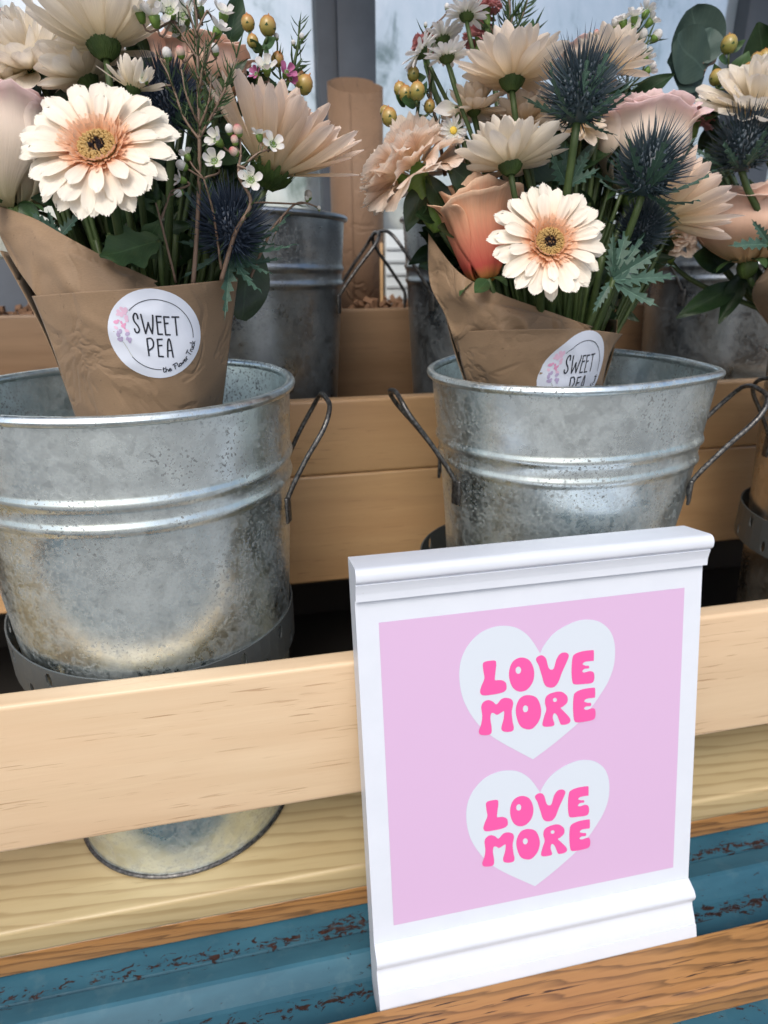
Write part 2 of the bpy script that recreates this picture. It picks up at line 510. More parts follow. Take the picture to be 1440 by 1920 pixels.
MT['leaf'] = leaf_mat('dark_leaf', (0.009, 0.026, 0.010), (0.022, 0.050, 0.018), rough=0.35)
MT['leaf2'] = leaf_mat('mid_leaf', (0.025, 0.062, 0.022), (0.055, 0.115, 0.042), rough=0.42)
MT['euc'] = leaf_mat('eucalyptus_leaf', (0.030, 0.060, 0.050), (0.052, 0.090, 0.075), rough=0.6, vein=0.2)
MT['eryn_leaf'] = leaf_mat('thistle_leaf', (0.026, 0.070, 0.048), (0.065, 0.125, 0.095), rough=0.45, vein=0.6)
def thistle_mat(name, c0, c1, c2):
    a = N(name)
    tc = a.n('TexCoord')
    v = a.n('SeparateXYZ', {0: tc.outputs['UV']}).outputs[1]
    n = a.noise(a.coord(), 150, 3)
    f = a.math('ADD', v, a.math('MULTIPLY', a.math('SUBTRACT', n, 0.5), 0.6))
    a.P(color=a.ramp(f, [(0.0, c0), (0.5, c1), (1.0, c2)]), rough=0.45, spec=0.45)
    return a.m
MT['thistle'] = thistle_mat('thistle_blue', (0.030, 0.054, 0.056), (0.026, 0.044, 0.060), (0.070, 0.094, 0.116))
MT['thistle2'] = thistle_mat('thistle_navy', (0.026, 0.040, 0.060), (0.024, 0.038, 0.066), (0.060, 0.084, 0.124))
def berry_mat():
    a = N('hypericum_berry')
    tc = a.n('TexCoord')
    v = a.n('SeparateXYZ', {0: tc.outputs['UV']}).outputs[1]
    n = a.noise(a.coord(), 160, 2)
    oi = a.n('ObjectInfo')
    f = a.math('ADD', v, a.math('ADD', a.math('MULTIPLY', a.math('SUBTRACT', n, 0.5), 0.35), a.math('MULTIPLY', a.math('SUBTRACT', oi.outputs['Random'], 0.5), 0.3)))
    a.P(color=a.ramp(f, [(0.15, (0.19, 0.19, 0.045)), (0.55, (0.36, 0.25, 0.075)), (0.95, (0.42, 0.17, 0.065))]), rough=0.28, spec=0.5)
    return a.m
MT['berry'] = berry_mat()

# ------------------------------------------------------------------ ground and truck
SHZ, HB, RB, RT = -0.1957, 0.3595, 0.0852, 0.1111        # shelf top, bucket height, base and rim radius
RIMZ = SHZ + HB
gm = N('street_paving')
gn = gm.noise(gm.coord(), 1.3, 6)
gm.P(color=gm.ramp(gn, [(0.3, (0.22, 0.21, 0.20)), (0.7, (0.30, 0.29, 0.27))]), rough=0.85,
     normal=gm.bump(gm.noise(gm.coord(), 40, 3), 0.3, 0.01))
g = link('ground', mk([(-300, -300, -1.25), (300, -300, -1.25), (300, 300, -1.25), (-300, 300, -1.25)], [(0, 1, 2, 3)], False), gm.m)
g['kind'] = 'structure'

XL, XR = -0.95, 1.25
truck = thing('flower_truck', 'chipped blue flower truck with lowered tailgate, grey window posts and panes behind the shelf', 'truck', (0.15, 0.6, -1.25))
# lowered tailgate, pressed ribs: profile in (y, z)
tg = [(0.72, -0.2430), (0.05, -0.2430), (-0.0035, -0.2425), (-0.0052, -0.2440), (-0.0068, -0.2422), (-0.0085, -0.2385), (-0.0225, -0.2350), (-0.0250, -0.2358),
      (-0.0365, -0.2455), (-0.0390, -0.2462), (-0.076, -0.2456), (-0.090, -0.2456), (-0.155, -0.2458), (-0.158, -0.2480), (-0.164, -0.2430), (-0.180, -0.2400), (-0.196, -0.2480),
      (-0.235, -0.2485), (-0.240, -0.252), (-0.240, -0.285), (-0.230, -0.290), (0.72, -0.290)]
part('tailgate', mk(*extrude_x(tg, XL - 0.2, XR + 0.2, 40), smooth=False), MT['blue'], truck)
# body panel under the tailgate and the bed floor behind
part('side_panel', box(XL - 0.2, XR + 0.2, 0.02, 0.72, -0.95, -0.295, bev=0.01), MT['blue'], truck)
frame_m = N('grey_frame_paint')
frame_m.P(color=frame_m.ramp(frame_m.noise(frame_m.coord(), 20, 4), [(0.3, (0.060, 0.075, 0.098)), (0.7, (0.085, 0.105, 0.135))]), rough=0.5)
def pane_mat():
    a = N('mottled_reflection_glass')
    n = a.noise(a.coord((1, 1, 0.7)), 7, 6, 0.62, 0.8)
    d = a.noise(a.coord((2, 1, 0.9), rot=(0, 0.5, 0)), 11, 6, 0.7, 0.9)
    f = a.math('ADD', a.math('MULTIPLY', n, 0.8), a.math('MULTIPLY', d, 0.45))
    f = a.math('SUBTRACT', f, 0.06)
    col = a.ramp(f, [(0.40, (0.30, 0.38, 0.38)), (0.52, (0.78, 0.86, 0.90)), (0.66, (0.90, 0.95, 0.98))])  # mottled colour stands in for reflections in the glass
    a.P(color=col, rough=0.10, spec=0.6, metal=0.8, normal=a.bump(n, 0.04, 0.01))
    tr = a.n('BsdfTranslucent', {'Color': col})
    mx = a.n('MixShader', {0: 0.42, 1: a.p.outputs[0], 2: tr.outputs[0]})
    a.t.links.new(mx.outputs[0], a.out.inputs[0])
    return a.m
MT['pane'] = pane_mat()
WY = 0.80
def post(x0, x1, y0=WY - 0.03, y1=WY + 0.04):
    part('window_post', box(x0, x1, y0, y1, -0.24, 0.979, bev=0.004), frame_m.m, truck)
xm0, xm1 = at(592, 0, WY - 0.03).x, at(702, 0, WY - 0.03).x
xr = at(1408, 0, WY - 0.03).x
post(xm0, xm1)
part('window_post', box(xm0 + 0.028, xm1 - 0.001, WY - 0.045, WY - 0.0302, -0.24, 0.979, bev=0.003), frame_m.m, truck)
post(xr, xr + 0.095)
post(-0.62, -0.53)
for a_, b_ in ((-0.53, xm0), (xm1, xr), (xr + 0.095, XR), (XL, -0.62)):
    part('window_pane', box(a_ + 0.001, b_ - 0.001, WY, WY + 0.006, 0.255, 0.97, bev=0), MT['pane'], truck)
    part('lower_panel', box(a_ + 0.001, b_ - 0.001, WY, WY + 0.02, -0.24, 0.25, bev=0.002), frame_m.m, truck)
part('shade_roof', box(XL - 0.2, XR + 0.2, 0.24, 0.86, 0.98, 1.03, bev=0.01), MT['blue'], truck)  # unseen roof, added and sized to shade the rear of the rack

# oak ledge board on the tailgate, the sign stands behind its back edge
oak_prof = [(-0.0772, -0.2452), (-0.0772, -0.2160), (-0.0780, -0.2150), (-0.1085, -0.2150), (-0.1120, -0.2165), (-0.1140, -0.2200), (-0.1140, -0.2260), (-0.1120, -0.2300), (-0.1095, -0.2330), (-0.1095, -0.2452)]
part('ledge_board', mk(*extrude_x(oak_prof, XL, XR, 2), smooth=False), MT['oak'], truck)

# ------------------------------------------------------------------ stepped wooden flower rack
rack = thing('flower_rack', 'stepped wooden display rack of pale boards holding the metal buckets', 'display rack', (0.1, 0.14, -0.243))
def board(name, x0, x1, y0, y1, z0, z1, m, bev=0.002, label=None):
    o = part(name, box(x0, x1, y0, y1, z0, z1, bev=bev, seg=3), m, rack)
    if label:
        o['label'] = label
    return o
board('front_rail', XL, XR, 0.0, 0.0150, -0.1094, 0.0, MT['maple'], 0.0032, 'pale maple rail in front of the buckets')
board('shelf_board', XL, XR, 0.0140, 0.235, -0.2202, SHZ, MT['pine'], 0.0035, 'pine shelf board under the front buckets')
board('trim_strip', XL, XR, 0.0155, 0.045, -0.2408, -0.2206, MT['oak'], 0.0015, 'brown oak strip under the pine shelf')
board('back_rail', XL, XR, 0.270, 0.2860, 0.0390, 0.1148, MT['maple_back'], 0.0035, 'upper board of the middle step')
board('back_rail', XL, XR, 0.270, 0.2860, -0.0815, 0.0384, MT['maple_back'], 0.003, 'lower board of the middle step')
MT['shade_dark'] = simple('shade_dark_wood', (0.020, 0.018, 0.016), 0.6)  # near-black colour paints in the deep shade under the back step
board('riser_board', XL, XR, 0.4555, 0.470, -0.240, -0.0925, MT['shade_dark'])  # added to close the gap with painted shade
board('bed_board', XL, XR, 0.2355, 0.455, -0.2425, -0.226, MT['shade_dark'])  # added dark floor standing in for shade behind the pine shelf
board('step_floor', XL, XR, 0.2865, 0.5195, -0.0920, -0.0740, MT['shade_dark'])
board('top_rail', XL, XR, 0.520, 0.536, 0.060, 0.184, MT['oldwood'], 0.003, 'darker board of the rear step')
board('top_floor', XL, XR, 0.5365, 0.765, 0.145, 0.160, MT['oldwood'])
board('back_panel', XL, XR, 0.7005, 0.712, -0.240, 0.1445, MT['oldwood'])
for x in (XL - 0.02, XR + 0.0005):
    board('end_board', x, x + 0.0195, 0.03, 0.76, -0.240, 0.17, MT['maple_back'])

# loose bark in the rear tray
bk = MB()
for i in range(1500):
    x, y = random.uniform(-0.3, 0.75), random.uniform(0.54, 0.67)
    s = random.uniform(0.004, 0.009)
    M = Matrix.Translation((x, y, random.uniform(0.168, 0.190))) @ Matrix.Rotation(random.uniform(0, 6), 4, V((random.random(), random.random(), random.random() + .1)).normalized())
    vs = [M @ V((s * a, s * b * .7, s * c * .4)) for a in (-1, 1) for b in (-1, 1) for c in (-1, 1)]
    bk.add(vs, [(0, 1, 3, 2), (4, 6, 7, 5), (0, 4, 5, 1), (2, 3, 7, 6), (0, 2, 6, 4), (1, 5, 7, 3)])
o = link('bark_chips', bk.mesh(False), simple('bark', (0.16, 0.085, 0.045), 0.85))
o['kind'] = 'stuff'; o['label'] = 'loose brown bark chips in the rear tray'; o['category'] = 'bark'

# ------------------------------------------------------------------ rolled kraft paper and carton behind
def roll(px0, px1, pyt, Y, label, zb):
    a, b = at(px0, pyt, Y), at(px1, pyt, Y)
    r = (b.x - a.x) / 2 * 0.985
    c = V(((a.x + b.x) / 2, Y, zb))
    zt = a.z + 0.002
    t = thing('paper_roll', label, 'paper roll', c)
    vs, n = [], 150
    for k in range(n):
        th = k / (n - 1) * 2 * math.pi * 2.6 + 0.6
        rr = r * (1 - 0.10 * (1 - k / (n - 1)))
        for z in (zb, zb + (zt - zb) * .5, zt + 0.017 * math.sin(th) - 0.006 + 0.0012 * math.sin(th * 1.7)):
            vs.append(V((c.x + rr * math.cos(th), c.y + rr * math.sin(th), z)))
    fs = []
    for k in range(n - 1):
        for j in range(2):
            q = k * 3 + j
            fs.append((q, q + 3, q + 4, q + 1))
    o = part('paper_sheet', mk(vs, fs), MT['kraft_roll'], t)
    md = o.modifiers.new('thickness', 'SOLIDIFY')
    md.thickness = 0.0009
    return t
roll(612, 719, 152, 0.625, 'rolled brown kraft paper tube standing between the two big bouquets', 0.160)
ct = thing('carton', 'small white ribbed carton behind the wire handle, beside a pine upright', 'box', (0.24, 0.60, 0.16))
a_, b_ = at(723, 430, 0.60), at(765, 560, 0.60)
part('carton_body', box(a_.x, b_.x, 0.60, 0.66, 0.1602, a_.z, bev=0.0015), simple('carton_white', (0.60, 0.66, 0.68), 0.5), ct)
for i in range(5):
    z = 0.19 + i * (a_.z - 0.2) / 5
    part('carton_rib', box(a_.x + 0.001, b_.x - 0.001, 0.598, 0.5998, z, z + 0.004, bev=0.0005), simple('carton_rib', (0.42, 0.46, 0.48), 0.5), ct)
up = thing('wood_upright', 'short pine upright standing beside the white carton', 'post', (0.2, 0.6, 0.16))
a2, b2 = at(690, 455, 0.60), at(719, 560, 0.60)
part('upright_body', box(a2.x, b2.x, 0.60, 0.63, 0.1602, a2.z, bev=0.0015), MT['maple_back'], up)

# ------------------------------------------------------------------ buckets
def bucket_profile(s=1.0):
    def rad(z):           # slight belly
        t = z / HB
        return (RB + (RT - RB) * t) * s
    P = [(0.0, 0.004), (RB - 0.006, 0.004), (RB - 0.0035, 0.001), (RB - 0.001, 0.0), (RB + 0.0012, 0.0012), (RB + 0.0012, 0.003), (rad(0.005), 0.0055)]
    ribs = (0.2930, 0.3078)
    zs = set([0.02, 0.05, 0.08, 0.11, 0.14, 0.17, 0.2, 0.22, 0.24, 0.255, 0.27, 0.32, 0.33, 0.34, 0.35, HB - 0.004])
    for r in ribs:
        for d in (-0.0050, -0.0035, -0.0018, 0, 0.0018, 0.0035, 0.0050):
            zs.add(r + d)
    for z in sorted(zs):
        b = 0
        for r in ribs:
            d = abs(z - r)
            if d < 0.0050:
                b += 0.0019 * (0.5 + 0.5 * math.cos(math.pi * d / 0.0050))
        P.append((rad(z) + b, z))
    return P, rad

RIBZ = None
def make_bucket(x, y, z0, label, group, m, dent=None, handle_ang=(0.0, math.pi), seed=0, taper=True, lean=0.047):
    root = thing('galvanised_bucket', label, 'bucket', (x, y, z0), group)
    P, rad = bucket_profile()
    n = 96
    def ro(th, z):
        k = 1.0
        t = z / HB
        if dent:
            k += dent(th) * t ** 2 + (1 if taper else 0) * (0.055 * math.cos(th) * min(1, (1 - t) / 0.26) - 0.20 * min(1 - t, 0.5))
        k += 0.005 * noise.noise(V((math.cos(th) * 1.7 + seed, math.sin(th) * 1.7, z * 9))) * t
        return k
    def lathe(prof):
        vs = []
        for r, z in prof:
            for i in range(n):
                th = 2 * math.pi * i / n
                k = ro(th, z)
                vs.append(V((r * k * math.cos(th), r * k * math.sin(th), z + 0.0012 * math.sin(2 * th + seed) * (z / HB))))
        return vs, grid_faces(n, len(prof), 0, True)
    body = MB()
    body.add(*lathe(P))
    inner = [(rad(z) - 0.0008, z) for z in (HB - 0.004, 0.3, 0.2, 0.1, 0.02)] + [(0.0, 0.012)]
    body.add(*lathe(inner))
    part('bucket_body', body.mesh(), m, root, False)
    # rolled rim bead
    bead = [(RT + 0.0005 + 0.0032 * math.cos(a), HB - 0.0032 + 0.0032 * math.sin(a)) for a in [2 * math.pi * k / 10 for k in range(11)]]
    part('rim', mk(*lathe(bead)), m, root, False)
    bz = [(RB + 0.0012 + 0.0019 * math.cos(a), 0.0019 + 0.0019 * math.sin(a)) for a in [2 * math.pi * k / 8 for k in range(9)]]
    part('base_ring', mk(*lathe(bz)), MT['wire'], root, False)
    for ha in handle_ang:
        zl = 0.279
        da = 0.36
        pts = []
        ends = []
        for sgn in (-1, 1):
            th = ha + sgn * da
            r = rad(zl) * ro(th, zl)
            ends.append(V((r * math.cos(th), r * math.sin(th), zl)))
        out = V((math.cos(ha), math.sin(ha), 0))
        tan = V((-math.sin(ha), math.cos(ha), 0))
        e0, e1 = ends
        o3 = out * 0.0035
        mid = (e0 + e1) / 2
        zz = V((0, 0, 1))
        top = 0.062
        c = [e0 + o3 - zz * 0.012, e0 + o3 + zz * 0.001, e0.lerp(mid, .06) + out * (0.46 * lean) + zz * (top * 0.42), e0.lerp(mid, .14) + out * (0.86 * lean) + zz * (top * 0.78),
             e0.lerp(mid, .45) + out * (1.02 * lean) + zz * (top * 0.98), mid + out * lean * 0.98 + zz * (top * 1.04), e1.lerp(mid, .45) + out * lean * 0.94 + zz * (top * 1.0),
             e1.lerp(mid, .14) + out * (0.80 * lean) + zz * (top * 0.82), e1.lerp(mid, .06) + out * (0.45 * lean) + zz * (top * 0.46), e1 + o3 + zz * 0.001, e1 + o3 - zz * 0.012]
        hd = part('handle', mk(*tube_vf(crom(c, 6), 0.0018, 8)), MT['wire'], root, False)
        for e in ends:
            d = V((e.x, e.y, 0)).normalized()
            tt = V((-d.y, d.x, 0))
            vs, fs = box_vf(-0.0042, 0.0042, -0.0012, 0.0012, -0.016, 0.003, bev=0.001)
            vs = [e + d * 0.0035 + tt * v.x + d * v.y + V((0, 0, v.z)) for v in vs]
            sub('handle_lug', mk(vs, fs), MT['wire'], hd)
    return root
_dt = [(-176, .93), (-153, .985), (-138, 1.0), (-118, .985), (-90, .94), (-67, .915), (-48, .960), (-35, 1.012), (-22, .992), (-8, .98), (14, 1.01), (40, 1.035), (76, .93), (112, .80), (130, .78), (149, .80)]
def dent_r(th):
    d = math.degrees(math.atan2(math.sin(th), math.cos(th)))
    n = len(_dt)
    for i in range(n):
        a0, r0 = _dt[i]
        a1, r1 = _dt[(i + 1) % n]
        if i == n - 1:
            a1 += 360
        x = d if d >= a0 else d + 360
        if a0 <= x <= a1:
            f = (x - a0) / (a1 - a0)
            rm, rp = _dt[i - 1][1], _dt[(i + 2) % n][1]
            return cr1(rm, r0, r1, rp, f) - 1
    return 0
def cr1(p0, p1, p2, p3, t):
    return 0.5 * ((2 * p1) + (p2 - p0) * t + (2 * p0 - 5 * p1 + 4 * p2 - p3) * t * t + (3 * p1 - p0 - 3 * p2 + p3) * t ** 3)
LX, LY, RX, RY = -0.0782, 0.1203, 0.2365, 0.1194
GB = 'galvanised buckets standing on the rack'
make_bucket(LX, LY, SHZ, 'galvanised metal bucket in the front row at left holding the large gerbera bouquet', GB, MT['zinc'], dent=lambda th: -0.022 * math.exp(-(th / 0.8) ** 2) if th < math.pi else -0.022 * math.exp(-((th - 2 * math.pi) / 0.8) ** 2), taper=False, lean=0.036, handle_ang=(-0.02, math.pi - 0.05), seed=0)
make_bucket(RX, RY, SHZ + 0.002, 'galvanised metal bucket behind the white sign, its rim bent to a point', GB, MT['zinc'], dent=dent_r, handle_ang=(-0.40, math.pi + 0.02), seed=4)
B3X = 0.573
make_bucket(B3X, 0.118, SHZ, 'metal bucket tinted with a painted brown reflection, cut off by the right edge of the front row', GB, MT['zinc_brown_reflect'], handle_ang=(-0.1, math.pi + 0.1), seed=9)
BY = 0.400
bxl = at(643, 398, BY).x - RT
bxc = at(760, 440, BY).x + RT
bxr = at(1238, 490, BY).x + RT
BZ = -0.0735
make_bucket(bxl, BY, BZ, 'shade-tinted metal bucket in the back row behind the left bouquet', GB, MT['zinc_back'], handle_ang=(-0.1, math.pi), seed=12)
make_bucket(bxc, BY, BZ - 0.012 + 0.0125, 'shade-tinted metal bucket in the back row behind the coral rosebud', GB, MT['zinc_back'], handle_ang=(0.0, math.pi + 0.15), seed=15)
make_bucket(bxr, BY, BZ, 'shade-tinted metal bucket in the back row at the right edge', GB, MT['zinc_back'], handle_ang=(0.0, math.pi), seed=18)

# perforated strap hoops that hold the buckets
def strap(cx, cy, r, zt, zb, label, tx=0.0):
    t = thing('strap_hoop', label, 'metal strap', (cx, cy, zb), 'perforated straps round the front buckets')
    mb = MB()
    n = 60
    hole = lambda i, j: (i % 4 == 1 and j == 0) or (i % 4 == 3 and j == 1)
    def P(u, v):
        th = 2 * math.pi * u / n
        z = zb + (zt - zb) * v
        rr = r * (1 + 0.0) + 0.0012 * math.sin(3 * th)
        return V((rr * math.cos(th), rr * math.sin(th), z - zb + tx * math.cos(th)))
    rows = [0, 0.12, 0.55, 0.97, 1.0]
    rows = [0.0, 0.5, 1.0]
    for i in range(n):
        for j in range(2):
            v0, v1 = rows[j], rows[j + 1]
            if hole(i, j):
                ring, sq = [], []
                for k in range(8):
                    a = 2 * math.pi * (k + 0.5) / 8
                    ring.append(P(i + 0.5 + 0.24 * math.cos(a), (v0 + v1) / 2 + 0.17 * math.sin(a)))
                    c, s = math.cos(a), math.sin(a)
                    q = max(abs(c), abs(s))
                    sq.append(P(i + 0.5 + 0.5 * c / q, (v0 + v1) / 2 + (v1 - v0) / 2 * s / q))
                cor = [P(i + 1, v1), P(i, v1), P(i, v0), P(i + 1, v0)]
                vs = ring + sq + cor
                fs = [(k, k + 8, (k + 1) % 8 + 8, (k + 1) % 8) for k in range(8)]
                fs += [(8 + 0, 16, 8 + 1), (8 + 2, 17, 8 + 3), (8 + 4, 18, 8 + 5), (8 + 6, 19, 8 + 7)]
                mb.add(vs, fs)
            else:
                mb.add([P(i, v0), P(i + 1, v0), P(i + 1, v1), P(i, v1)], [(0, 1, 2, 3)])
    o = part('strap_band', mb.mesh(False), MT['strap'], t, False)
    md = o.modifiers.new('thickness', 'SOLIDIFY')
    md.thickness = 0.0011
    return t
strap(LX - 0.003, LY + 0.001, 0.1035, -0.004, -0.036, 'grey perforated metal strap round the lower left bucket', -0.006)
strap(RX, RY, 0.1035, 0.002, -0.036, 'grey perforated metal strap round the bucket behind the sign')
strap(B3X + 0.004, 0.118, 0.1100, 0.010, -0.024, 'grey perforated metal strap round the bucket at the right edge')

# ------------------------------------------------------------------ the sign
SG = dict(x0=0.0527, yb=-0.0768, zb=-0.2148, yaw=-0.003, lean=0.1963, w=0.2322, nb=0.0114)
eu = V((math.cos(SG['yaw']), math.sin(SG['yaw']), 0))
hh = V((-math.sin(SG['yaw']), math.cos(SG['yaw']), 0))
ev = hh * math.sin(SG['lean']) + V((0, 0, math.cos(SG['lean'])))
en = -hh * math.cos(SG['lean']) + V((0, 0, math.sin(SG['lean'])))
so = V((SG['x0'], SG['yb'], SG['zb'])) - en * SG['nb']
def SP(u, v, n=0.0):
    return so + eu * u + ev * v + en * n
def s_uv(px, py):
    d = ray(px, py)
    t = (so - CAM_O).dot(en) / d.dot(en)
    q = CAM_O + d * t - so
    return V((q.dot(eu), q.dot(ev), 0))
sign = thing('wooden_sign', 'white moulded wooden sign with pink hearts print leaning on the front rail', 'sign', SP(SG['w'] / 2, -0.02, 0))
W_ = SG['w']
def sign_part(name, prof, m):
    vs = [SP(u, v, n) for u in (0, W_) for v, n in prof]
    k = len(prof)
    fs = [(i, (i + 1) % k, (i + 1) % k + k, i + k) for i in range(k)] + [tuple(range(k))[::-1], tuple(range(k, 2 * k))]
    me = mk(vs, fs)
    me.set_sharp_from_angle(angle=R(38))
    return part(name, me, m, sign)
TH = 0.020
def arc(pts, n=5):
    return [(p.x, p.y) for p in crom([V((a, b, 0)) for a, b in pts], n)]
sign_part('panel', [(0.0381, 0.0), (0.2735, 0.0), (0.2735, -TH), (0.0381, -TH)], MT['white'])
base = arc([(0.0380, 0.0002), (0.0362, 0.0030), (0.0330, 0.0070), (0.0295, 0.0085), (0.0262, 0.0074), (0.0238, 0.0056), (0.0215, 0.0052), (0.0180, 0.0062), (0.0120, 0.0084), (0.0085, 0.0092)]) + \
    [(0.0082, 0.0100), (0.0, 0.0114), (-0.018, 0.0120), (-0.018, -TH + 0.006), (-0.010, -TH), (0.0380, -TH)]
sign_part('base_moulding', base, MT['white'])
top = [(0.2736, -TH), (0.2736, 0.0043), (0.2775, 0.0046)] + arc([(0.2785, 0.0048), (0.2815, 0.0058), (0.2842, 0.0070)], 4) + [(0.2848, 0.0062)] + \
    arc([(0.2853, 0.0072), (0.2868, 0.0091), (0.2893, 0.0098), (0.2920, 0.0095), (0.2940, 0.0080), (0.2948, 0.0055)], 4) + [(0.2953, -TH)]
sign_part('crown_moulding', top, MT['white'])
def flat(outlines, n, m, name, par, thick=0.0002):
    """filled outlines (with holes) lying on the sign at height n"""
    cu = bpy.data.curves.new('c', 'CURVE')
    cu.dimensions = '2D'
    cu.fill_mode = 'BOTH'
    cu.extrude = thick / 2
    for pts in outlines:
        sp = cu.splines.new('POLY')
        sp.points.add(len(pts) - 1)
        for q, p in zip(sp.points, pts):
            q.co = (p.x, p.y, 0, 1)
        sp.use_cyclic_u = True
    ob = bpy.data.objects.new('c', cu)
    COL.objects.link(ob)
    bpy.context.view_layer.update()
    me = bpy.data.meshes.new_from_object(ob.evaluated_get(bpy.context.evaluated_depsgraph_get()))
    bpy.data.objects.remove(ob)
    for v in me.vertices:
        v.co = SP(v.co.x, v.co.y, n + v.co.z)
    me.materials.clear()
    me.materials.append(m)
    return me
pr = [s_uv(711, 1165), s_uv(1282, 1104), s_uv(1262, 1627), s_uv(737, 1733)]
u0, u1 = (pr[0].x + pr[3].x) / 2, (pr[1].x + pr[2].x) / 2
v1, v0 = (pr[0].y + pr[1].y) / 2, (pr[2].y + pr[3].y) / 2
pk = part('pink_print', flat([[V((u0, v0, 0)), V((u1, v0, 0)), V((u1, v1, 0)), V((u0, v1, 0))]], 0.0003, MT['pink'], '', None), MT['pink'], sign)
ZX = lambda pts: [s_uv(850 + x / 4.5, 1140 + y / 4.5) for x, y in pts]
heart_r = [(728, 380), (760, 315), (830, 225), (920, 160), (1030, 110), (1130, 95), (1230, 115), (1310, 180), (1350, 270), (1360, 380), (1345, 500), (1300, 620), (1240, 720), (1160, 835), (1060, 955), (900, 1095), (780, 1190), (668, 1272)]
heart_l = [(668, 1272), (560, 1215), (430, 1145), (310, 1070), (210, 980), (130, 870), (75, 750), (50, 620), (50, 500), (75, 400), (130, 300), (220, 210), (330, 160), (430, 147), (530, 165), (610, 215), (670, 285), (728, 380)]
def ell(cx, cy, rx, ry, k=20):
    return [(cx + rx * math.cos(2 * math.pi * i / k), cy + ry * math.sin(2 * math.pi * i / k)) for i in range(k)]
LET = [
    ([(245, 470), (262, 450), (300, 441), (348, 440), (357, 470), (350, 540), (345, 598), (355, 605), (400, 604), (435, 622), (444, 655), (438, 688), (400, 710), (320, 726), (245, 731), (222, 705), (233, 655), (258, 590), (250, 530)], None),
    ([(570, 413), (640, 440), (675, 520), (668, 610), (620, 680), (555, 700), (500, 670), (470, 600), (468, 520), (500, 445)], (544, 520, 24, 31)),
    ([(693, 435), (705, 408), (742, 395), (775, 420), (795, 490), (815, 515), (843, 505), (865, 430), (900, 380), (945, 372), (968, 395), (955, 440), (910, 540), (880, 620), (845, 660), (800, 665), (765, 640), (740, 560), (715, 480)], None),
    ([(1000, 420), (1020, 385), (1080, 362), (1168, 352), (1179, 365), (1178, 436), (1168, 441), (1110, 448), (1084, 468), (1110, 482), (1136, 483), (1137, 503), (1102, 508), (1082, 528), (1100, 540), (1150, 528), (1180, 545), (1181, 600), (1158, 628), (1080, 637), (1015, 638), (998, 610), (992, 520)], None),
    ([(232, 830), (250, 790), (290, 772), (330, 785), (360, 808), (400, 765), (440, 753), (485, 765), (500, 800), (488, 870), (495, 950), (505, 1000), (495, 1030), (450, 1040), (410, 1030), (402, 1000), (420, 930), (424, 868), (405, 872), (365, 895), (335, 880), (315, 885), (308, 930), (318, 1000), (315, 1050), (280, 1066), (225, 1062), (212, 1035), (230, 980), (240, 910)], None),
    ([(625, 730), (700, 755), (735, 850), (720, 940), (670, 1005), (620, 1018), (560, 990), (528, 910), (525, 830), (560, 755)], (604, 845, 23, 30)),
    ([(768, 790), (785, 735), (850, 705), (910, 703), (955, 740), (955, 790), (920, 825), (900, 838), (930, 870), (975, 920), (980, 955), (950, 975), (905, 978), (890, 950), (870, 900), (845, 882), (833, 920), (846, 980), (800, 995), (755, 992), (748, 965), (765, 900), (780, 850)], (852, 770, 18, 18)),
    ([(1010, 740), (1030, 705), (1090, 680), (1178, 668), (1190, 680), (1189, 745), (1178, 752), (1120, 760), (1098, 783), (1130, 795), (1154, 796), (1153, 820), (1115, 825), (1095, 843), (1120, 855), (1160, 843), (1188, 848), (1193, 900), (1175, 935), (1100, 953), (1030, 958), (1012, 930), (1005, 840)], None)]
def sim2(src, dst):
    """2-D similarity from matched points"""
    n = len(src)
    cs = sum(src, V((0, 0, 0))) / n
    cdd = sum(dst, V((0, 0, 0))) / n
    a = b = q = 0
    for s, d in zip(src, dst):
        s_, d_ = s - cs, d - cdd
        a += s_.x * d_.x + s_.y * d_.y
        b += s_.x * d_.y - s_.y * d_.x
        q += s_.x ** 2 + s_.y ** 2
    a, b = a / q, b / q
    return lambda p: V((a * (p.x - cs.x) - b * (p.y - cs.y) + cdd.x, b * (p.x - cs.x) + a * (p.y - cs.y) + cdd.y, 0))
ident = lambda p: p
Z2 = lambda x, y: s_uv(850 + x / 4.5, 1410 + y / 4.5)
tf2 = sim2(ZX([(728, 380), (668, 1272), (50, 560), (1360, 380)]), [Z2(735, 325), Z2(672, 1120), Z2(108, 555), Z2(1320, 300)])
tfl = sim2(ZX([(245, 470), (1178, 355), (212, 1045), (1190, 930)]), [Z2(272, 432), Z2(1138, 282), Z2(240, 942), Z2(1142, 795)])
for tf, tl in ((ident, ident), (tf2, tfl)):
    hp = crom(ZX(heart_r), 5)[:-1] + crom(ZX(heart_l), 5)[:-1]
    sub('printed_heart', flat([[tf(p) for p in hp]], 0.0006, MT['heart'], '', None), MT['heart'], pk)
    for pts, hole in LET:
        outl = [[tl(p) for p in crom(ZX(pts), 5, True)]]
        if hole:
            outl.append([tl(p) for p in ZX(ell(*hole))])
        sub('printed_letter', flat(outl, 0.0009, MT['hot'], '', None), MT['hot'], pk)
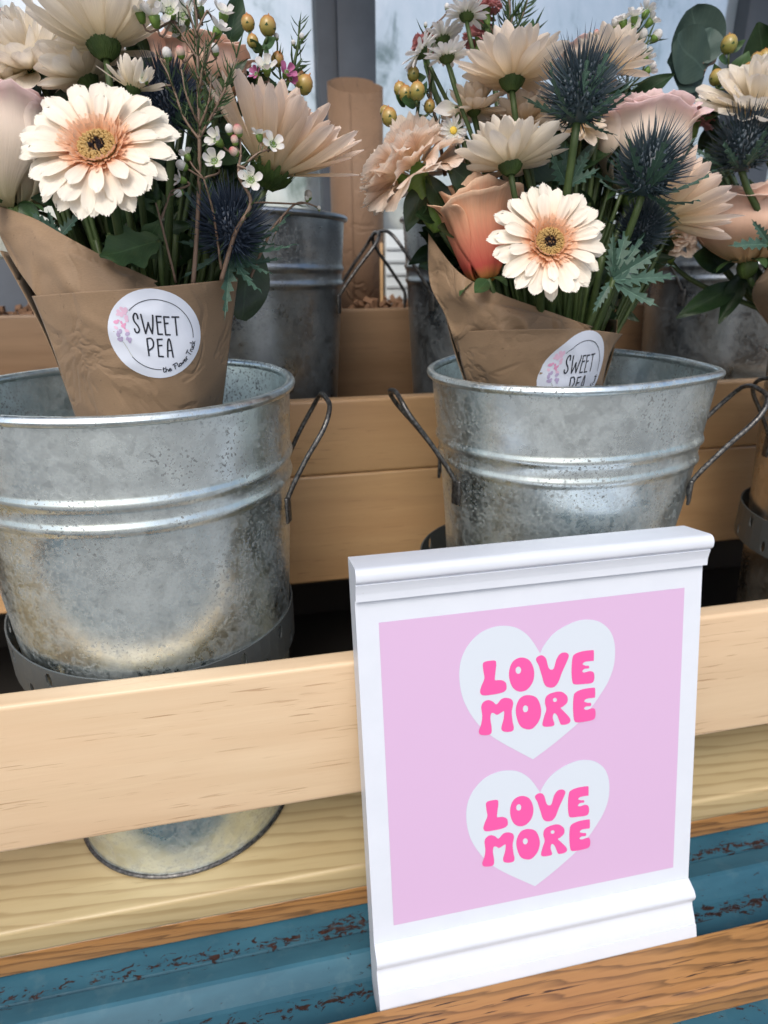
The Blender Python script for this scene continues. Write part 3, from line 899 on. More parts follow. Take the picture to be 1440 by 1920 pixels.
# ------------------------------------------------------------------ kraft paper wraps
def cr1(p0, p1, p2, p3, t):
    return 0.5 * ((2 * p1) + (p2 - p0) * t + (2 * p0 - 5 * p1 + 4 * p2 - p3) * t * t + (3 * p1 - p0 - 3 * p2 + p3) * t ** 3)
def patch(ctrl, nu=40, nv=30, wr=0.0016, seed=0.0, fold=1.0):
    rows = [[at(*c) for c in r] for r in ctrl]
    def ev1(row, t):
        n = len(row) - 1
        x = t * n
        i = min(int(x), n - 1)
        f = x - i
        return cr1(row[max(i - 1, 0)], row[i], row[i + 1], row[min(i + 2, n)], f)
    vs = []
    for j in range(nv):
        for i in range(nu):
            u, v = i / (nu - 1), j / (nv - 1)
            p = ev1([ev1(r, u) for r in rows], v)
            q = p * 30 + V((seed, seed * 2, 0))
            d = noise.noise(V((q.x * 1.2, q.y, q.z * 0.9)))
            r1 = 1 - min(1, abs(noise.noise(V((q.x * 1.1 + q.z * 0.8, q.y, q.z * 1.1 - q.x * 0.5)))) * 3.2)
            p = p + (CAM_O - p).normalized() * (d * wr + fold * r1 * wr * 0.9)
            vs.append(p)
    return vs, grid_faces(nu, nv)

def sticker(wrap, par, panel_vf, cpx, cpy, rad, rot, label=None):
    bvh = BVHTree.FromPolygons([tuple(v) for v in panel_vf[0]], panel_vf[1])
    d = ray(cpx, cpy).normalized()
    c, n, _, _ = bvh.ray_cast(CAM_O, d)
    if n.dot(d) > 0:
        n = -n
    # smooth normal over the sticker's area
    acc = V((0, 0, 0))
    for a in range(12):
        q = c + (CAM_R * math.cos(a * .524) + CAM_U * math.sin(a * .524)) * rad * 0.6
        h, m_, _, _ = bvh.ray_cast(CAM_O, (q - CAM_O).normalized())
        if h:
            acc += m_ if m_.dot(d) < 0 else -m_
    n = acc.normalized()
    t1 = V((n.y, -n.x, 0)).normalized()
    if t1.dot(CAM_R) < 0:
        t1 = -t1
    t2 = n.cross(t1)
    if t2.z < 0:
        t2 = -t2
    t1, t2 = t1 * math.cos(rot) + t2 * math.sin(rot), t2 * math.cos(rot) - t1 * math.sin(rot)
    def S(u, v, off):
        q = c + t1 * (u * rad) + t2 * (v * rad)
        h, m_, _, _ = bvh.ray_cast(q + n * 0.03, -n, 0.08)
        if h is None:
            h = q
        return h + n * off
    vs, fs = [], []
    nr, na = 12, 48
    for i in range(nr + 1):
        for k in range(na):
            a = 2 * math.pi * k / na
            vs.append(S(i / nr * math.cos(a), i / nr * math.sin(a), 0.0005))
    fs = grid_faces(na, nr + 1, 0, True)
    st = sub('sticker', mk(vs, fs), MT['sticker'], par)
    UV = lambda x, y: ((x - 705) / 632.0, (735 - y) / 618.0)
    def stroke(pts, wd, m, name, smooth=True, off=0.00075):
        pts = [V((p[0], p[1], 0)) for p in pts]
        if smooth and len(pts) > 2:
            pts = crom(pts, 4)
        elif len(pts) == 2:
            pts = [pts[0].lerp(pts[1], k / 5) for k in range(6)]
        vs, fs = [], []
        for i, p in enumerate(pts):
            t = (pts[min(i + 1, len(pts) - 1)] - pts[max(i - 1, 0)]).normalized()
            b = V((-t.y, t.x, 0)) * wd / 2
            e = V((0, 0, 0))
            if i == 0: e = -t * wd * 0.3
            if i == len(pts) - 1: e = t * wd * 0.3
            for s in (-1, 1):
                q = p + b * s + e
                vs.append(S(*UV(q.x, q.y), off))
        return vs, [(2 * i, 2 * i + 1, 2 * i + 3, 2 * i + 2) for i in range(len(pts) - 1)]
    big = MB()
    SW = [[(492, 512), (482, 452), (455, 443), (432, 490), (440, 550), (478, 608), (494, 662), (470, 702), (440, 690), (432, 650)],
          [(535, 450), (553, 590), (572, 712)], [(572, 712), (598, 640), (620, 560)], [(620, 560), (640, 650), (660, 714)], [(660, 714), (680, 590), (690, 460)],
          [(736, 472), (738, 722)], [(738, 722), (797, 722)], [(736, 474), (802, 478)], [(738, 560), (790, 555)],
          [(836, 482), (840, 730)], [(840, 730), (901, 732)], [(836, 484), (906, 489)], [(839, 575), (886, 572)],
          [(945, 490), (1040, 494)], [(990, 494), (992, 742)],
          [(580, 790), (585, 1020)], [(580, 786), (635, 778), (662, 830), (650, 900), (590, 945)],
          [(720, 793), (718, 1030)], [(718, 1030), (780, 1036)], [(720, 794), (786, 792)], [(718, 882), (775, 878)],
          [(840, 1045), (850, 910), (860, 825), (878, 788), (893, 830), (906, 950), (914, 1050)], [(850, 955), (905, 955)]]
    for s in SW:
        big.add(*stroke(s, 21, None, ''))
    sub('printed_lettering', big.mesh(), MT['ink'], par)
    ring = MB()
    a0, a1 = math.atan2(385 - 745, 365 - 735), math.atan2(790 - 745, 1225 - 735)
    ring.add(*stroke([(735 + 488 * math.cos(a0 + (a1 - a0) * k / 24), 745 + 488 * math.sin(a0 + (a1 - a0) * k / 24)) for k in range(25)], 9, None, ''))
    b0, b1 = math.atan2(1040 - 745, 365 - 735), math.atan2(1228 - 745, 735 - 735)
    ring.add(*stroke([(735 + 480 * math.cos(b0 + (b1 - b0) * k / 12), 745 + 480 * math.sin(b0 + (b1 - b0) * k / 12)) for k in range(13)], 10, None, ''))
    sub('printed_ring', ring.mesh(), MT['ink'], par)
    G = {'t': ([[(.35, 1.9), (.2, .3), (.45, 0), (.8, .3)], [(0, 1.3), (.7, 1.4)]], .8),
         'h': ([[(.25, 2), (.1, 0)], [(.1, .5), (.5, 1), (.75, .7), (.7, .1), (1, .2)]], 1.0),
         'e': ([[(0, .5), (.6, .65), (.55, 1), (.25, .95), (.05, .5), (.3, 0), (.8, .3)]], .9),
         'F': ([[(.5, 2), (.2, 0)], [(0, 1.95), (1.3, 2.1)], [(.3, 1.1), (.9, 1.15)]], 1.2),
         'l': ([[(.35, 2), (.15, .2), (.5, .15)]], .5),
         'o': ([[(.35, 1), (.05, .6), (.2, .05), (.6, .2), (.65, .8), (.35, 1)]], .8),
         'w': ([[(0, 1), (.15, .1), (.5, .7), (.6, .1), (1, .95)]], 1.1),
         'r': ([[(.15, 1), (.1, 0)], [(.1, .6), (.4, 1), (.7, .95)]], .75),
         'T': ([[(.65, 2), (.35, 0)], [(-.1, 1.9), (1.2, 2.1)]], 1.1),
         'u': ([[(0, 1), (.1, .1), (.5, .15), (.6, 1)], [(.6, 1), (.65, 0)]], .85),
         'c': ([[(.6, .9), (.2, .95), (.05, .4), (.3, 0), (.7, .2)]], .8),
         'k': ([[(.2, 2), (.1, 0)], [(.7, 1), (.15, .5), (.75, 0)]], .85), ' ': ([], .7)}
    sm = MB()
    x = 0.0
    rb = 520.0
    for ch in 'the Flower Truck':
        for s in G[ch][0]:
            pts = []
            for px, py in s:
                an = R(88) - (x + px) * 51 / rb
                rr = rb - py * 36
                pts.append((735 + rr * math.cos(an), 745 + rr * math.sin(an)))
            sm.add(*stroke(pts, 11.5, None, ''))
        x += G[ch][1]
    sub('printed_script', sm.mesh(), MT['ink'], par)
    sub('printed_stalk', MB().add(*stroke([(262, 838), (308, 930), (343, 1008), (366, 1040)], 8, None, '')).mesh(), MT['ink_grey'], par)
    rr_ = random.Random(3)
    for m, off, lst in (('wc1', .00065, [(300, 395, 38), (345, 400, 36), (250, 435, 36), (285, 465, 38), (340, 505, 36), (318, 445, 34), (235, 470, 26), (345, 545, 26), (330, 685, 34), (190, 645, 28)]),
                        ('wc2', .0007, [(198, 572, 34), (268, 572, 22), (288, 612, 32), (300, 640, 20), (315, 590, 18), (232, 548, 18)]),
                        ('wc3', .00072, [(240, 690, 32), (330, 722, 34), (205, 740, 34), (350, 800, 34), (322, 785, 26), (222, 808, 36), (245, 785, 24), (205, 700, 18), (345, 832, 20)])):
        b = MB()
        for cx, cy, r_ in lst:
            an = rr_.uniform(0, 3)
            ps = []
            for k in range(12):
                a = 2 * math.pi * k / 12
                ex, ey = r_ * math.cos(a) * 1.05, r_ * 0.72 * math.sin(a)
                ps.append((cx + ex * math.cos(an) - ey * math.sin(an), cy + ex * math.sin(an) + ey * math.cos(an)))
            b.add([S(*UV(*p), off) for p in ps], [tuple(range(12))[::-1]])
        sub('printed_blossoms', b.mesh(), MT[m], par)

def wrap(label, loc, front, flap, backpts, st):
    t = thing('kraft_wrap', label, 'paper wrap', loc)
    fv = patch(front, 54, 44, 0.0014, 1.3, 0.8)
    f = part('front_sheet', mk(*fv), MT['kraft'], t)
    gv = patch(flap, 64, 50, 0.0052, 4.1, 1.0)
    g_ = part('folded_flap', mk(*gv), MT['kraft'], t)
    bv = patch(backpts, 30, 20, 0.0015, 7.7, 1.0)
    b_ = part('back_sheet', mk(*bv), MT['kraft'], t)
    for o in (f, g_, b_):
        md = o.modifiers.new('thickness', 'SOLIDIFY')
        md.thickness = 0.0004
        md.offset = 0
    f.matrix_parent_inverse = t.matrix_basis.inverted()
    # sticker sits on the front sheet (same coordinates as that part)
    sticker(t, f, fv, *st)
    return t
wrap('brown kraft paper wrap of the left bouquet with its round white sticker fully visible', (LX, LY, RIMZ - 0.03),
     [[(150, 805, .092), (215, 812, .064), (285, 812, .057), (355, 808, .064), (412, 795, .092)],
      [(112, 690, .087), (190, 692, .058), (280, 690, .050), (365, 685, .058), (427, 675, .087)],
      [(85, 615, .086), (170, 615, .054), (270, 610, .046), (365, 602, .054), (437, 592, .086)],
      [(60, 555, .086), (160, 547, .052), (265, 540, .044), (365, 531, .052), (446, 522, .086)]],
     [[(102, 606, .084), (150, 602, .064), (200, 590, .058), (260, 575, .055), (315, 560, .060)],
      [(64, 548, .090), (120, 530, .069), (180, 526, .061), (240, 530, .058), (303, 545, .062)],
      [(20, 482, .104), (80, 462, .084), (140, 468, .074), (200, 495, .066), (290, 532, .064)],
      [(-28, 378, .115), (60, 408, .097), (122, 442, .080), (196, 482, .070), (296, 528, .065)]],
     [[(412, 795, .093), (380, 790, .13), (280, 780, .145), (180, 790, .13), (150, 805, .093)],
      [(430, 640, .09), (400, 640, .145), (270, 630, .165), (130, 640, .145), (90, 640, .09)],
      [(446, 522, .087), (400, 500, .150), (250, 470, .175), (80, 480, .150), (0, 470, .110)]],
     (292, 628, sz(83.5, at(292, 628, .045)), -0.03))
wrap('brown kraft paper wrap of the right bouquet, its sticker half hidden by the rim', (RX, RY, RIMZ - 0.03),
     [[(885, 750, .104), (950, 755, .074), (1020, 755, .062), (1080, 750, .066), (1124, 745, .085)],
      [(868, 690, .102), (940, 692, .069), (1015, 690, .056), (1085, 685, .058), (1138, 680, .079)],
      [(860, 655, .102), (935, 655, .067), (1015, 650, .052), (1088, 645, .054), (1151, 648, .077)],
      [(852, 622, .102), (930, 619, .066), (1015, 617, .050), (1090, 617, .053), (1167, 626, .075)]],
     [[(858, 660, .105), (930, 655, .074), (1010, 650, .060), (1085, 650, .067), (1120, 650, .074)],
      [(835, 592, .105), (900, 590, .079), (980, 590, .066), (1050, 604, .066), (1110, 620, .072)],
      [(806, 530, .110), (866, 553, .086), (930, 568, .076), (1030, 594, .071), (1105, 615, .073)],
      [(803, 437, .115), (858, 508, .092), (925, 546, .080), (1035, 586, .074), (1112, 613, .075)]],
     [[(1122, 745, .1), (1090, 740, .14), (1000, 730, .155), (910, 735, .14), (885, 750, .106)],
      [(1150, 660, .094), (1120, 650, .15), (1000, 620, .17), (860, 620, .15), (850, 650, .106)],
      [(1158, 600, .092), (1120, 590, .155), (990, 520, .18), (850, 480, .16), (803, 440, .116)]],
     (1082, 700, sz(81, at(1082, 690, .055)), 0.05))

# ------------------------------------------------------------------ flower meshes
def petal(L, Wd, prof='oval', cup=0.25, curl=0.0, nu=5, nv=8, notch=0.0, ridge=0.0, twist=0.0, seed=0, wob=0.0, pw=1.3):
    rg = random.Random(seed)
    vs, uv = [], []
    x = z = 0.0
    px = 0
    ph = rg.uniform(0, 6)
    for j in range(nv):
        v = j / (nv - 1)
        if prof == 'oval':
            f = math.sin(math.pi * min(1, (0.10 + 0.90 * v) ** 0.85 * 0.985)) ** 0.75
        elif prof == 'gerb':
            f = (0.36 + 0.64 * min(1, v / 0.62) ** 0.9) * (1 if v < 0.80 else math.sqrt(max(0, 1 - ((v - 0.80) / 0.215) ** 2)))
        elif prof == 'point':
            f = (0.38 + 0.62 * min(1, v / 0.55)) * (1 if v < 0.55 else max(0.02, math.cos((v - 0.55) / 0.45 * math.pi / 2)) ** 0.55)
        elif prof == 'long':
            f = (0.55 + 0.45 * min(1, v / 0.6)) * (1 if v < 0.72 else math.sqrt(max(0.0, 1 - ((v - 0.72) / 0.285) ** 2)))
        elif prof == 'wedge':
            f = 0.14 + 0.86 * v ** 0.8
        elif prof == 'round':
            f = 0.35 + 0.65 * math.sin(math.pi * min(1, 0.12 + v * 0.55)) if v < 0.7 else math.sqrt(max(0.0, 1 - ((v - 0.62) / 0.39) ** 2))
        ang = curl * v ** pw
        if j:
            dl = L / (nv - 1)
            x += dl * math.cos(ang)
            z += dl * math.sin(ang)
        for i in range(nu):
            u = -1 + 2 * i / (nu - 1)
            y = u * f * Wd / 2
            zz = z + cup * Wd * f * (u * u) * 0.5 + ridge * Wd * math.cos(u * math.pi * 2) * f + wob * Wd * math.sin(ph + v * 5 + u * 2)
            xx = x
            if notch and j >= nv - 2:
                k = (j - (nv - 3)) / 2
                xx -= notch * L * k * (0.5 + 0.5 * math.cos(u * math.pi * 3 + ph * 0.15)) * 0.5
            if prof == 'gerb':
                xx -= 0.05 * L * u * u * v
            y2, z2 = y, zz
            if twist:
                a = twist * v
                y2, z2 = y * math.cos(a) - (zz - z) * math.sin(a), z + y * math.sin(a) + (zz - z) * math.cos(a)
            vs.append(V((xx, y2, z2)))
            uv.append(((u + 1) / 2, v))
    return mk(vs, grid_faces(nu, nv), True, uv)

_c = {}
def variants(key, n, fn):
    if key not in _c:
        _c[key] = [fn(i) for i in range(n)]
    return _c[key]

def head_M(pos, n, roll=0.0):
    z = V(n).normalized()
    x = z.orthogonal().normalized()
    y = z.cross(x)
    M = Matrix(((x.x, y.x, z.x, pos.x), (x.y, y.y, z.y, pos.y), (x.z, y.z, z.z, pos.z), (0, 0, 0, 1)))
    return M @ Matrix.Rotation(roll, 4, 'Z')

def put(name, me, m, root, th, r0, z0, elev, s=1.0, roll=0.0, sx=None, w_=1.0):
    M = Matrix.Rotation(th, 4, 'Z') @ Matrix.Translation((r0, 0, z0)) @ Matrix.Rotation(-elev, 4, 'Y') @ Matrix.Rotation(roll, 4, 'X') @ Matrix.Diagonal((s if sx is None else sx, s * w_, s, 1))
    return part(name, me, m, root, False, M)

BIND = {1: V((LX + 0.012, LY - 0.010, RIMZ - 0.045)), 2: V((RX - 0.005, RY - 0.008, RIMZ - 0.05)), 3: V((B3X - 0.02, 0.13, RIMZ - 0.05))}
def stem(root, M, b, r=0.0022, m='stem', back=0.0, bend=0.05, name='stem'):
    """stem from a flower head down into the bucket; b = bouquet number or a point"""
    p0 = M @ V((0, 0, back))
    n = (M.to_3x3() @ V((0, 0, 1))).normalized()
    e = BIND[b] if isinstance(b, int) else b
    e = e + V((random.uniform(-.018, .018), random.uniform(-.014, .014), 0)) if isinstance(b, int) else e
    pts = bez(p0, p0 - n * bend * .45 + (e - p0) * .18, e + V((0, 0, 0.06)) + (p0 - e) * 0.20, e, 14)
    return part(name, mk(*tube_vf(pts, [r * (0.9 + 0.2 * i / 14) for i in range(15)], 7)), MT[m], root)

def blob(r, sx=1, sy=1, szz=1, nu=10, nv=7, uvv=True):
    vs, uv = [], []
    for j in range(nv):
        a = math.pi * j / (nv - 1)
        for i in range(nu):
            t = 2 * math.pi * i / nu
            vs.append(V((r * sx * math.sin(a) * math.cos(t), r * sy * math.sin(a) * math.sin(t), -r * szz * math.cos(a))))
            uv.append((i / nu, j / (nv - 1)))
    return vs, grid_faces(nu, nv, 0, True), uv

def calyx(root, r, h, m='calyx', n=14, z0=0.0):
    """cup of small green bracts under a head; opening at z0"""
    b = MB()
    for row in range(2):
        for k in range(n):
            a = 2 * math.pi * (k + row * .5) / n
            pts = []
            w_ = r * 0.42
            for v in (0, 0.5, 1):
                rr = r * (0.30 + 0.72 * math.sin(v * 1.5)) * (1.0 - row * 0.08)
                zz = z0 - h + (h * (1.12 - row * .3)) * v
                ww = w_ * (0.6, 1.0, 0.25)[int(v * 2)]
                for s in (-1, 0, 1):
                    pts.append(V((rr * math.cos(a) - s * ww / 2 * math.sin(a), rr * math.sin(a) + s * ww / 2 * math.cos(a), zz + (0.04 * r if s == 0 else 0))))
            b.add(pts, [(0, 1, 4, 3), (1, 2, 5, 4), (3, 4, 7, 6), (4, 5, 8, 7)], [((i % 3) / 2, (i // 3) / 2) for i in range(9)])
    vs, fs, uv = blob(r * 0.50, 1, 1, h / r * 1.1, 12, 7)
    b.add([V((v.x, v.y, v.z + z0 - h * 0.45)) for v in vs], fs, uv)
    return part('calyx', b.mesh(), MT[m], root, False)

# ---- gerbera
def gerbera(label, px, py, Y, rpx, n, bq, seed, group='gerbera daisies', cnts=(19, 18, 13), ws=1.0, jit=1.0):
    rg = random.Random(seed)
    pos = at(px, py, Y)
    Rr = sz(rpx, pos)
    M = head_M(pos, n, rg.uniform(0, 1))
    t = thing('gerbera_daisy', label, 'flower', group=group, M=M)
    pets = variants('gerb', 5, lambda i: petal(1.0, (0.40, 0.43, 0.37, 0.44, 0.40)[i], 'gerb', (0.16, -0.10, 0.22, 0.05, 0.3)[i], (-0.25, -0.12, -0.4, -0.05, -0.3)[i], 9, 11, 0.10, 0.03, seed=i))
    for row, (cnt, r0, ln, el, z) in enumerate(((cnts[0], 0.30, 0.70, R(4), 0.0), (cnts[1], 0.30, 0.66, R(12), 0.010), (cnts[2], 0.29, 0.50, R(21), 0.02))):
        for k in range(cnt):
            th = 2 * math.pi * (k + (0.5 if row == 1 else 0.2 * row) + rg.uniform(-.13, .13)) / cnt
            put('petal', rg.choice(pets), MT['gerb'], t, th, r0 * Rr, z * Rr * 2, el + rg.uniform(-.13, .09) * jit, Rr * ln * rg.uniform(.88, 1.06), rg.uniform(-.28, .28) * jit, sx=None, w_=ws * rg.uniform(.88, 1.08))
    b = MB()
    for row, (cnt, r0, ln, el, z) in enumerate(((50, 0.275, 0.19, R(20), .02), (46, 0.245, 0.15, R(34), .03), (38, .215, .11, R(50), .035))):
        for k in range(cnt):
            th = 2 * math.pi * (k + .5 * row + rg.uniform(-.3, .3)) / cnt
            Mx = Matrix.Rotation(th, 4, 'Z') @ Matrix.Translation((r0 * Rr, 0, z * Rr)) @ Matrix.Rotation(-el - rg.uniform(-.15, .15), 4, 'Y')
            L_, w_ = ln * Rr * rg.uniform(.8, 1.2), Rr * 0.034
            vs = [Mx @ V(p) for p in ((0, -w_ * .5, 0), (0, w_ * .5, 0), (L_ * .6, -w_ * .7, w_ * .2), (L_ * .6, 0, -w_ * .25), (L_ * .6, w_ * .7, w_ * .2), (L_, -w_ * .35, w_ * .5), (L_, w_ * .35, w_ * .5))]
            b.add(vs, [(0, 1, 3), (0, 3, 2), (1, 4, 3), (2, 3, 5), (3, 6, 5), (3, 4, 6)], [(0, 0), (1, 0), (0, .6), (.5, .6), (1, .6), (.3, 1), (.7, 1)])
    o = part('inner_florets', b.mesh(), MT['gerb_in'], t, False)
    o['kind'] = 'stuff'
    b = MB()
    for ring in range(6):
        rr = Rr * (0.108 + 0.022 * ring)
        cnt = 17 + ring * 6
        for k in range(cnt):
            th = 2 * math.pi * (k + rg.uniform(-.35, .35)) / cnt
            s = Rr * rg.uniform(.013, .020)
            vs, fs, uv = blob(s, 1, 1, 1.7, 5, 4)
            c = V((rr * math.cos(th), rr * math.sin(th), Rr * (0.045 + 0.014 * math.sin(ring / 5 * math.pi)) * rg.uniform(.85, 1.2)))
            b.add([v + c for v in vs], fs, uv)
    o = part('disc_florets', b.mesh(), MT['gerb_disc'], t, False)
    o['kind'] = 'stuff'
    b = MB()
    vs, fs, uv = blob(Rr * .25, 1, 1, .16, 20, 5)
    b.add(vs, fs, uv)
    part('disc', b.mesh(), MT['disc_base'], t, False)
    b = MB()
    for k in range(46):
        th, rr = rg.uniform(0, 6.28), Rr * .098 * math.sqrt(rg.random())
        vs, fs, uv = blob(Rr * .017, 1, 1, 1.8, 5, 4)
        b.add([v + V((rr * math.cos(th), rr * math.sin(th), Rr * .048)) for v in vs], fs, uv)
    part('dark_eye', b.mesh(), MT['black'], t, False)
    calyx(t, Rr * .26, Rr * .16, z0=-Rr * .02)
    stem(t, M, bq, 0.0028, back=-Rr * .15)
    return t

# ---- daisy-like chrysanthemum (open) seen from the side
def mum(label, px, py, Y, rpx, n, bq, seed, m='cream', rows=((17, 4), (16, 18), (15, 32), (13, 48), (10, 64)), wid=0.36, group='cream chrysanthemums', prof='point', curl=0.35, cal=True, st=True, lens=1.0):
    rg = random.Random(seed)
    pos = at(px, py, Y)
    Rr = sz(rpx, pos)
    M = head_M(pos, n, rg.uniform(0, 6))
    t = thing('chrysanthemum', label, 'flower', group=group, M=M)
    pets = variants(('mum', prof, wid, curl), 5, lambda i: petal(1.0, wid * (0.85, 1.0, 1.12, 0.95, 1.05)[i], prof, (0.45, 0.25, 0.6, 0.35, 0.5)[i], curl * (1, .4, 1.4, .8, 1.8)[i], 6, 9, 0.0, 0.03, (0.2, -0.25, 0.0, 0.35, -0.1)[i], seed=i, wob=0.02))
    for row, (cnt, el) in enumerate(rows):
        for k in range(cnt):
            th = 2 * math.pi * (k + row * .5 + rg.uniform(-.2, .2)) / cnt
            s = Rr * (0.93 - 0.07 * row) * rg.uniform(.86, 1.08) * lens
            put('petal', rg.choice(pets), MT[m], t, th, Rr * (0.12 - .02 * row), Rr * 0.015 * row, R(el) + rg.uniform(-.12, .12), s, rg.uniform(-.25, .25))
    if cal:
        calyx(t, Rr * .24, Rr * .22, z0=Rr * .06)
    if st:
        stem(t, M, bq, 0.0020, back=-Rr * .12)
    return t

# ---- rose: cupped spiral petals
def rose(label, px, py, Y, rpx, n, bq, seed, m, layers, H=1.35, group='roses', sep=True, st=True, bud=False):
    rg = random.Random(seed)
    pos = at(px, py, Y)
    Rr = sz(rpx, pos)
    M = head_M(pos, n, rg.uniform(0, 6))
    t = thing('rose', label, 'flower', group=group, M=M)
    nu, nv = 17, 14
    for li, (cnt, r, h, hw, roll) in enumerate(layers):
        a0 = rg.uniform(0, 6)
        for k in range(cnt):
            ac = a0 + 2 * math.pi * k / cnt + rg.uniform(-.15, .15)
            s1, s2 = rg.uniform(0, 9), rg.uniform(.9, 1.1)
            vs, uv = [], []
            for j in range(nv):
                v = j / (nv - 1)
                for i in range(nu):
                    u = -1 + 2 * i / (nu - 1)
                    wv = hw * (0.45 + 0.55 * math.sin(min(1, v * 1.6) * math.pi / 2)) * (1 - 0.10 * max(0, v - .8) * 5)
                    a = ac + u * wv
                    zz = h * H * (v * (1 - 0.10 * u * u * v) - 0.02)
                    rb = r * (0.16 + 0.84 * math.sin(min(1.0, v * 1.5) * math.pi / 2) ** 0.8) * (1 - 0.20 * max(0, v - .5))
                    if bud:
                        rb = r * (0.24 + 0.78 * v ** 0.62)
                    lip = max(0, v - 0.70) / 0.30
                    rb += roll * r * lip ** 2 * (0.7 + 0.5 * noise.noise(V((u * 1.5, s1, 0)))) * s2
                    zz -= roll * h * 0.30 * lip ** 3
                    rb += 0.10 * r * (abs(u) ** 3) * v * (1 if k % 2 else .4)
                    rb += 0.05 * r * noise.noise(V((u * 2.2, v * 2.5, s1))) + 0.06 * r * lip * math.sin(u * 9 + s1) + 0.03 * r * lip * math.sin(u * 23 + s1 * 3)
                    zz += 0.04 * h * lip * math.sin(u * 6 + s1 * 2) + 0.014 * h * lip * math.sin(u * 19 + s1)
                    vs.append(V((rb * math.cos(a), rb * math.sin(a), zz)) * Rr)
                    uv.append(((u + 1) / 2, v))
            o = part('petal', mk(vs, grid_faces(nu, nv), True, uv), MT[m], t, False)
            md = o.modifiers.new('thickness', 'SOLIDIFY')
            md.thickness = Rr * 0.012
    if sep:
        for k in range(5):
            me = variants('sepal', 1, lambda i: petal(1.0, .30, 'point', .3, -1.1, 5, 8, pw=1.0))[0]
            put('sepal', me, MT['leaf2'], t, 1.256 * k + .3, Rr * .12, Rr * .0, R(20), Rr * .62)
        vs, fs, uv = blob(Rr * .19, 1, 1, 1.15)
        part('rose_hip', mk([v + V((0, 0, -Rr * .10)) for v in vs], fs, True, uv), MT['calyx'], t, False)
    if st:
        stem(t, M, bq, 0.0026, back=-Rr * .2)
    return t

# ---- carnation
def carnation(label, px, py, Y, rpx, n, bq, seed, m='carn', cnt=34, group='carnations', st=True, cal=True):
    rg = random.Random(seed)
    pos = at(px, py, Y)
    Rr = sz(rpx, pos)
    M = head_M(pos, n, rg.uniform(0, 6))
    t = thing('carnation', label, 'flower', group=group, M=M)
    def mkp(i):
        r_ = random.Random(i + 40)
        nu, nv = 27, 12
        vs, uv = [], []
        p1, p2 = r_.uniform(0, 6), r_.uniform(0, 6)
        curl = r_.uniform(-.9, .1)
        for j in range(nv):
            v = j / (nv - 1)
            hw = 0.08 + 0.78 * v ** 1.1
            for i2 in range(nu):
                u = -1 + 2 * i2 / (nu - 1)
                a = u * hw
                L = v * (1 + (0.035 * math.sin(u * 31 + p1) + 0.03 * math.sin(u * 53)) * (v > .95) - 0.06 * u * u)
                z = 0.08 * math.sin(u * 5.0 + p1) * v ** 2 + 0.035 * math.sin(u * 10 + p2) * v ** 3 + curl * 0.30 * v ** 2.4
                vs.append(V((L * math.cos(a), L * math.sin(a), z)))
                uv.append(((u + 1) / 2, v))
        return mk(vs, grid_faces(nu, nv), True, uv)
    pets = variants('carn', 6, mkp)
    rows = ((9, 2), (9, 20), (8, 40), (6, 60), (4, 76))
    for row, (c_, el) in enumerate(rows):
        c_ = max(3, int(c_ * cnt / 34))
        for k in range(c_):
            th = 2 * math.pi * (k + .5 * row + rg.uniform(-.25, .25)) / c_
            put('petal', rg.choice(pets), MT[m], t, th, Rr * .05, Rr * .03 * row, R(el) + rg.uniform(-.13, .13), Rr * rg.uniform(.84, 1.02) * (1 - .05 * row), rg.uniform(-.2, .2))
    if cal:
        prof = [(0.05, -0.95), (0.13, -0.92), (0.19, -0.75), (0.215, -0.5), (0.20, -0.2), (0.25, 0.02), (0.30, 0.10)]
        vs, uv = [], []
        for r_, z in prof:
            for i in range(14):
                a = 2 * math.pi * i / 14
                zz = z + (0.10 * math.cos(a * 5) if z > .05 else 0)
                vs.append(V((r_ * math.cos(a), r_ * math.sin(a), zz)) * Rr * 1.05)
                uv.append((i / 14 * .3 + .6, (z + 1)))
        part('calyx', mk(vs, grid_faces(14, len(prof), 0, True), True, uv), MT['carn_calyx'], t, False)
        for k in range(4):
            me = variants('sepal2', 1, lambda i: petal(1.0, .45, 'point', .4, .5, 5, 6))[0]
            put('calyx_scale', me, MT['carn_calyx'], t, 1.57 * k, Rr * .12, -Rr * .95, R(62), Rr * .38)
    if st:
        stem(t, M, bq, 0.0022, back=-Rr * .9)
    return t

# ---- sea-holly thistle
def serrated(L, Wd, teeth=5, seed=0, curl=0.3, cup=0.3):
    rg = random.Random(seed)
    vs, uv = [], []
    n = teeth * 2 + 1
    for j in range(n + 1):
        v = j / n
        env = (0.22 + 0.78 * math.sin(math.pi * min(1, v * 0.85 + .12)) ** 0.8) * (1 - v) ** 0.35
        f = env * (1.0 if j % 2 else 0.42) if 0 < j < n else (0.15 if j == 0 else 0.0)
        a = curl * v
        x = L * v * math.cos(a * .5)
        z = L * v * math.sin(a * .5)
        for s in (-1, 0, 1):
            back = -0.07 * L if (s and j % 2) else 0
            vs.append(V((x - back, s * f * Wd / 2 * rg.uniform(.8, 1.2), z + cup * Wd * f * abs(s) * .5)))
            uv.append(((s + 1) / 2, v))
    return mk(vs, grid_faces(3, n + 1), False, uv)

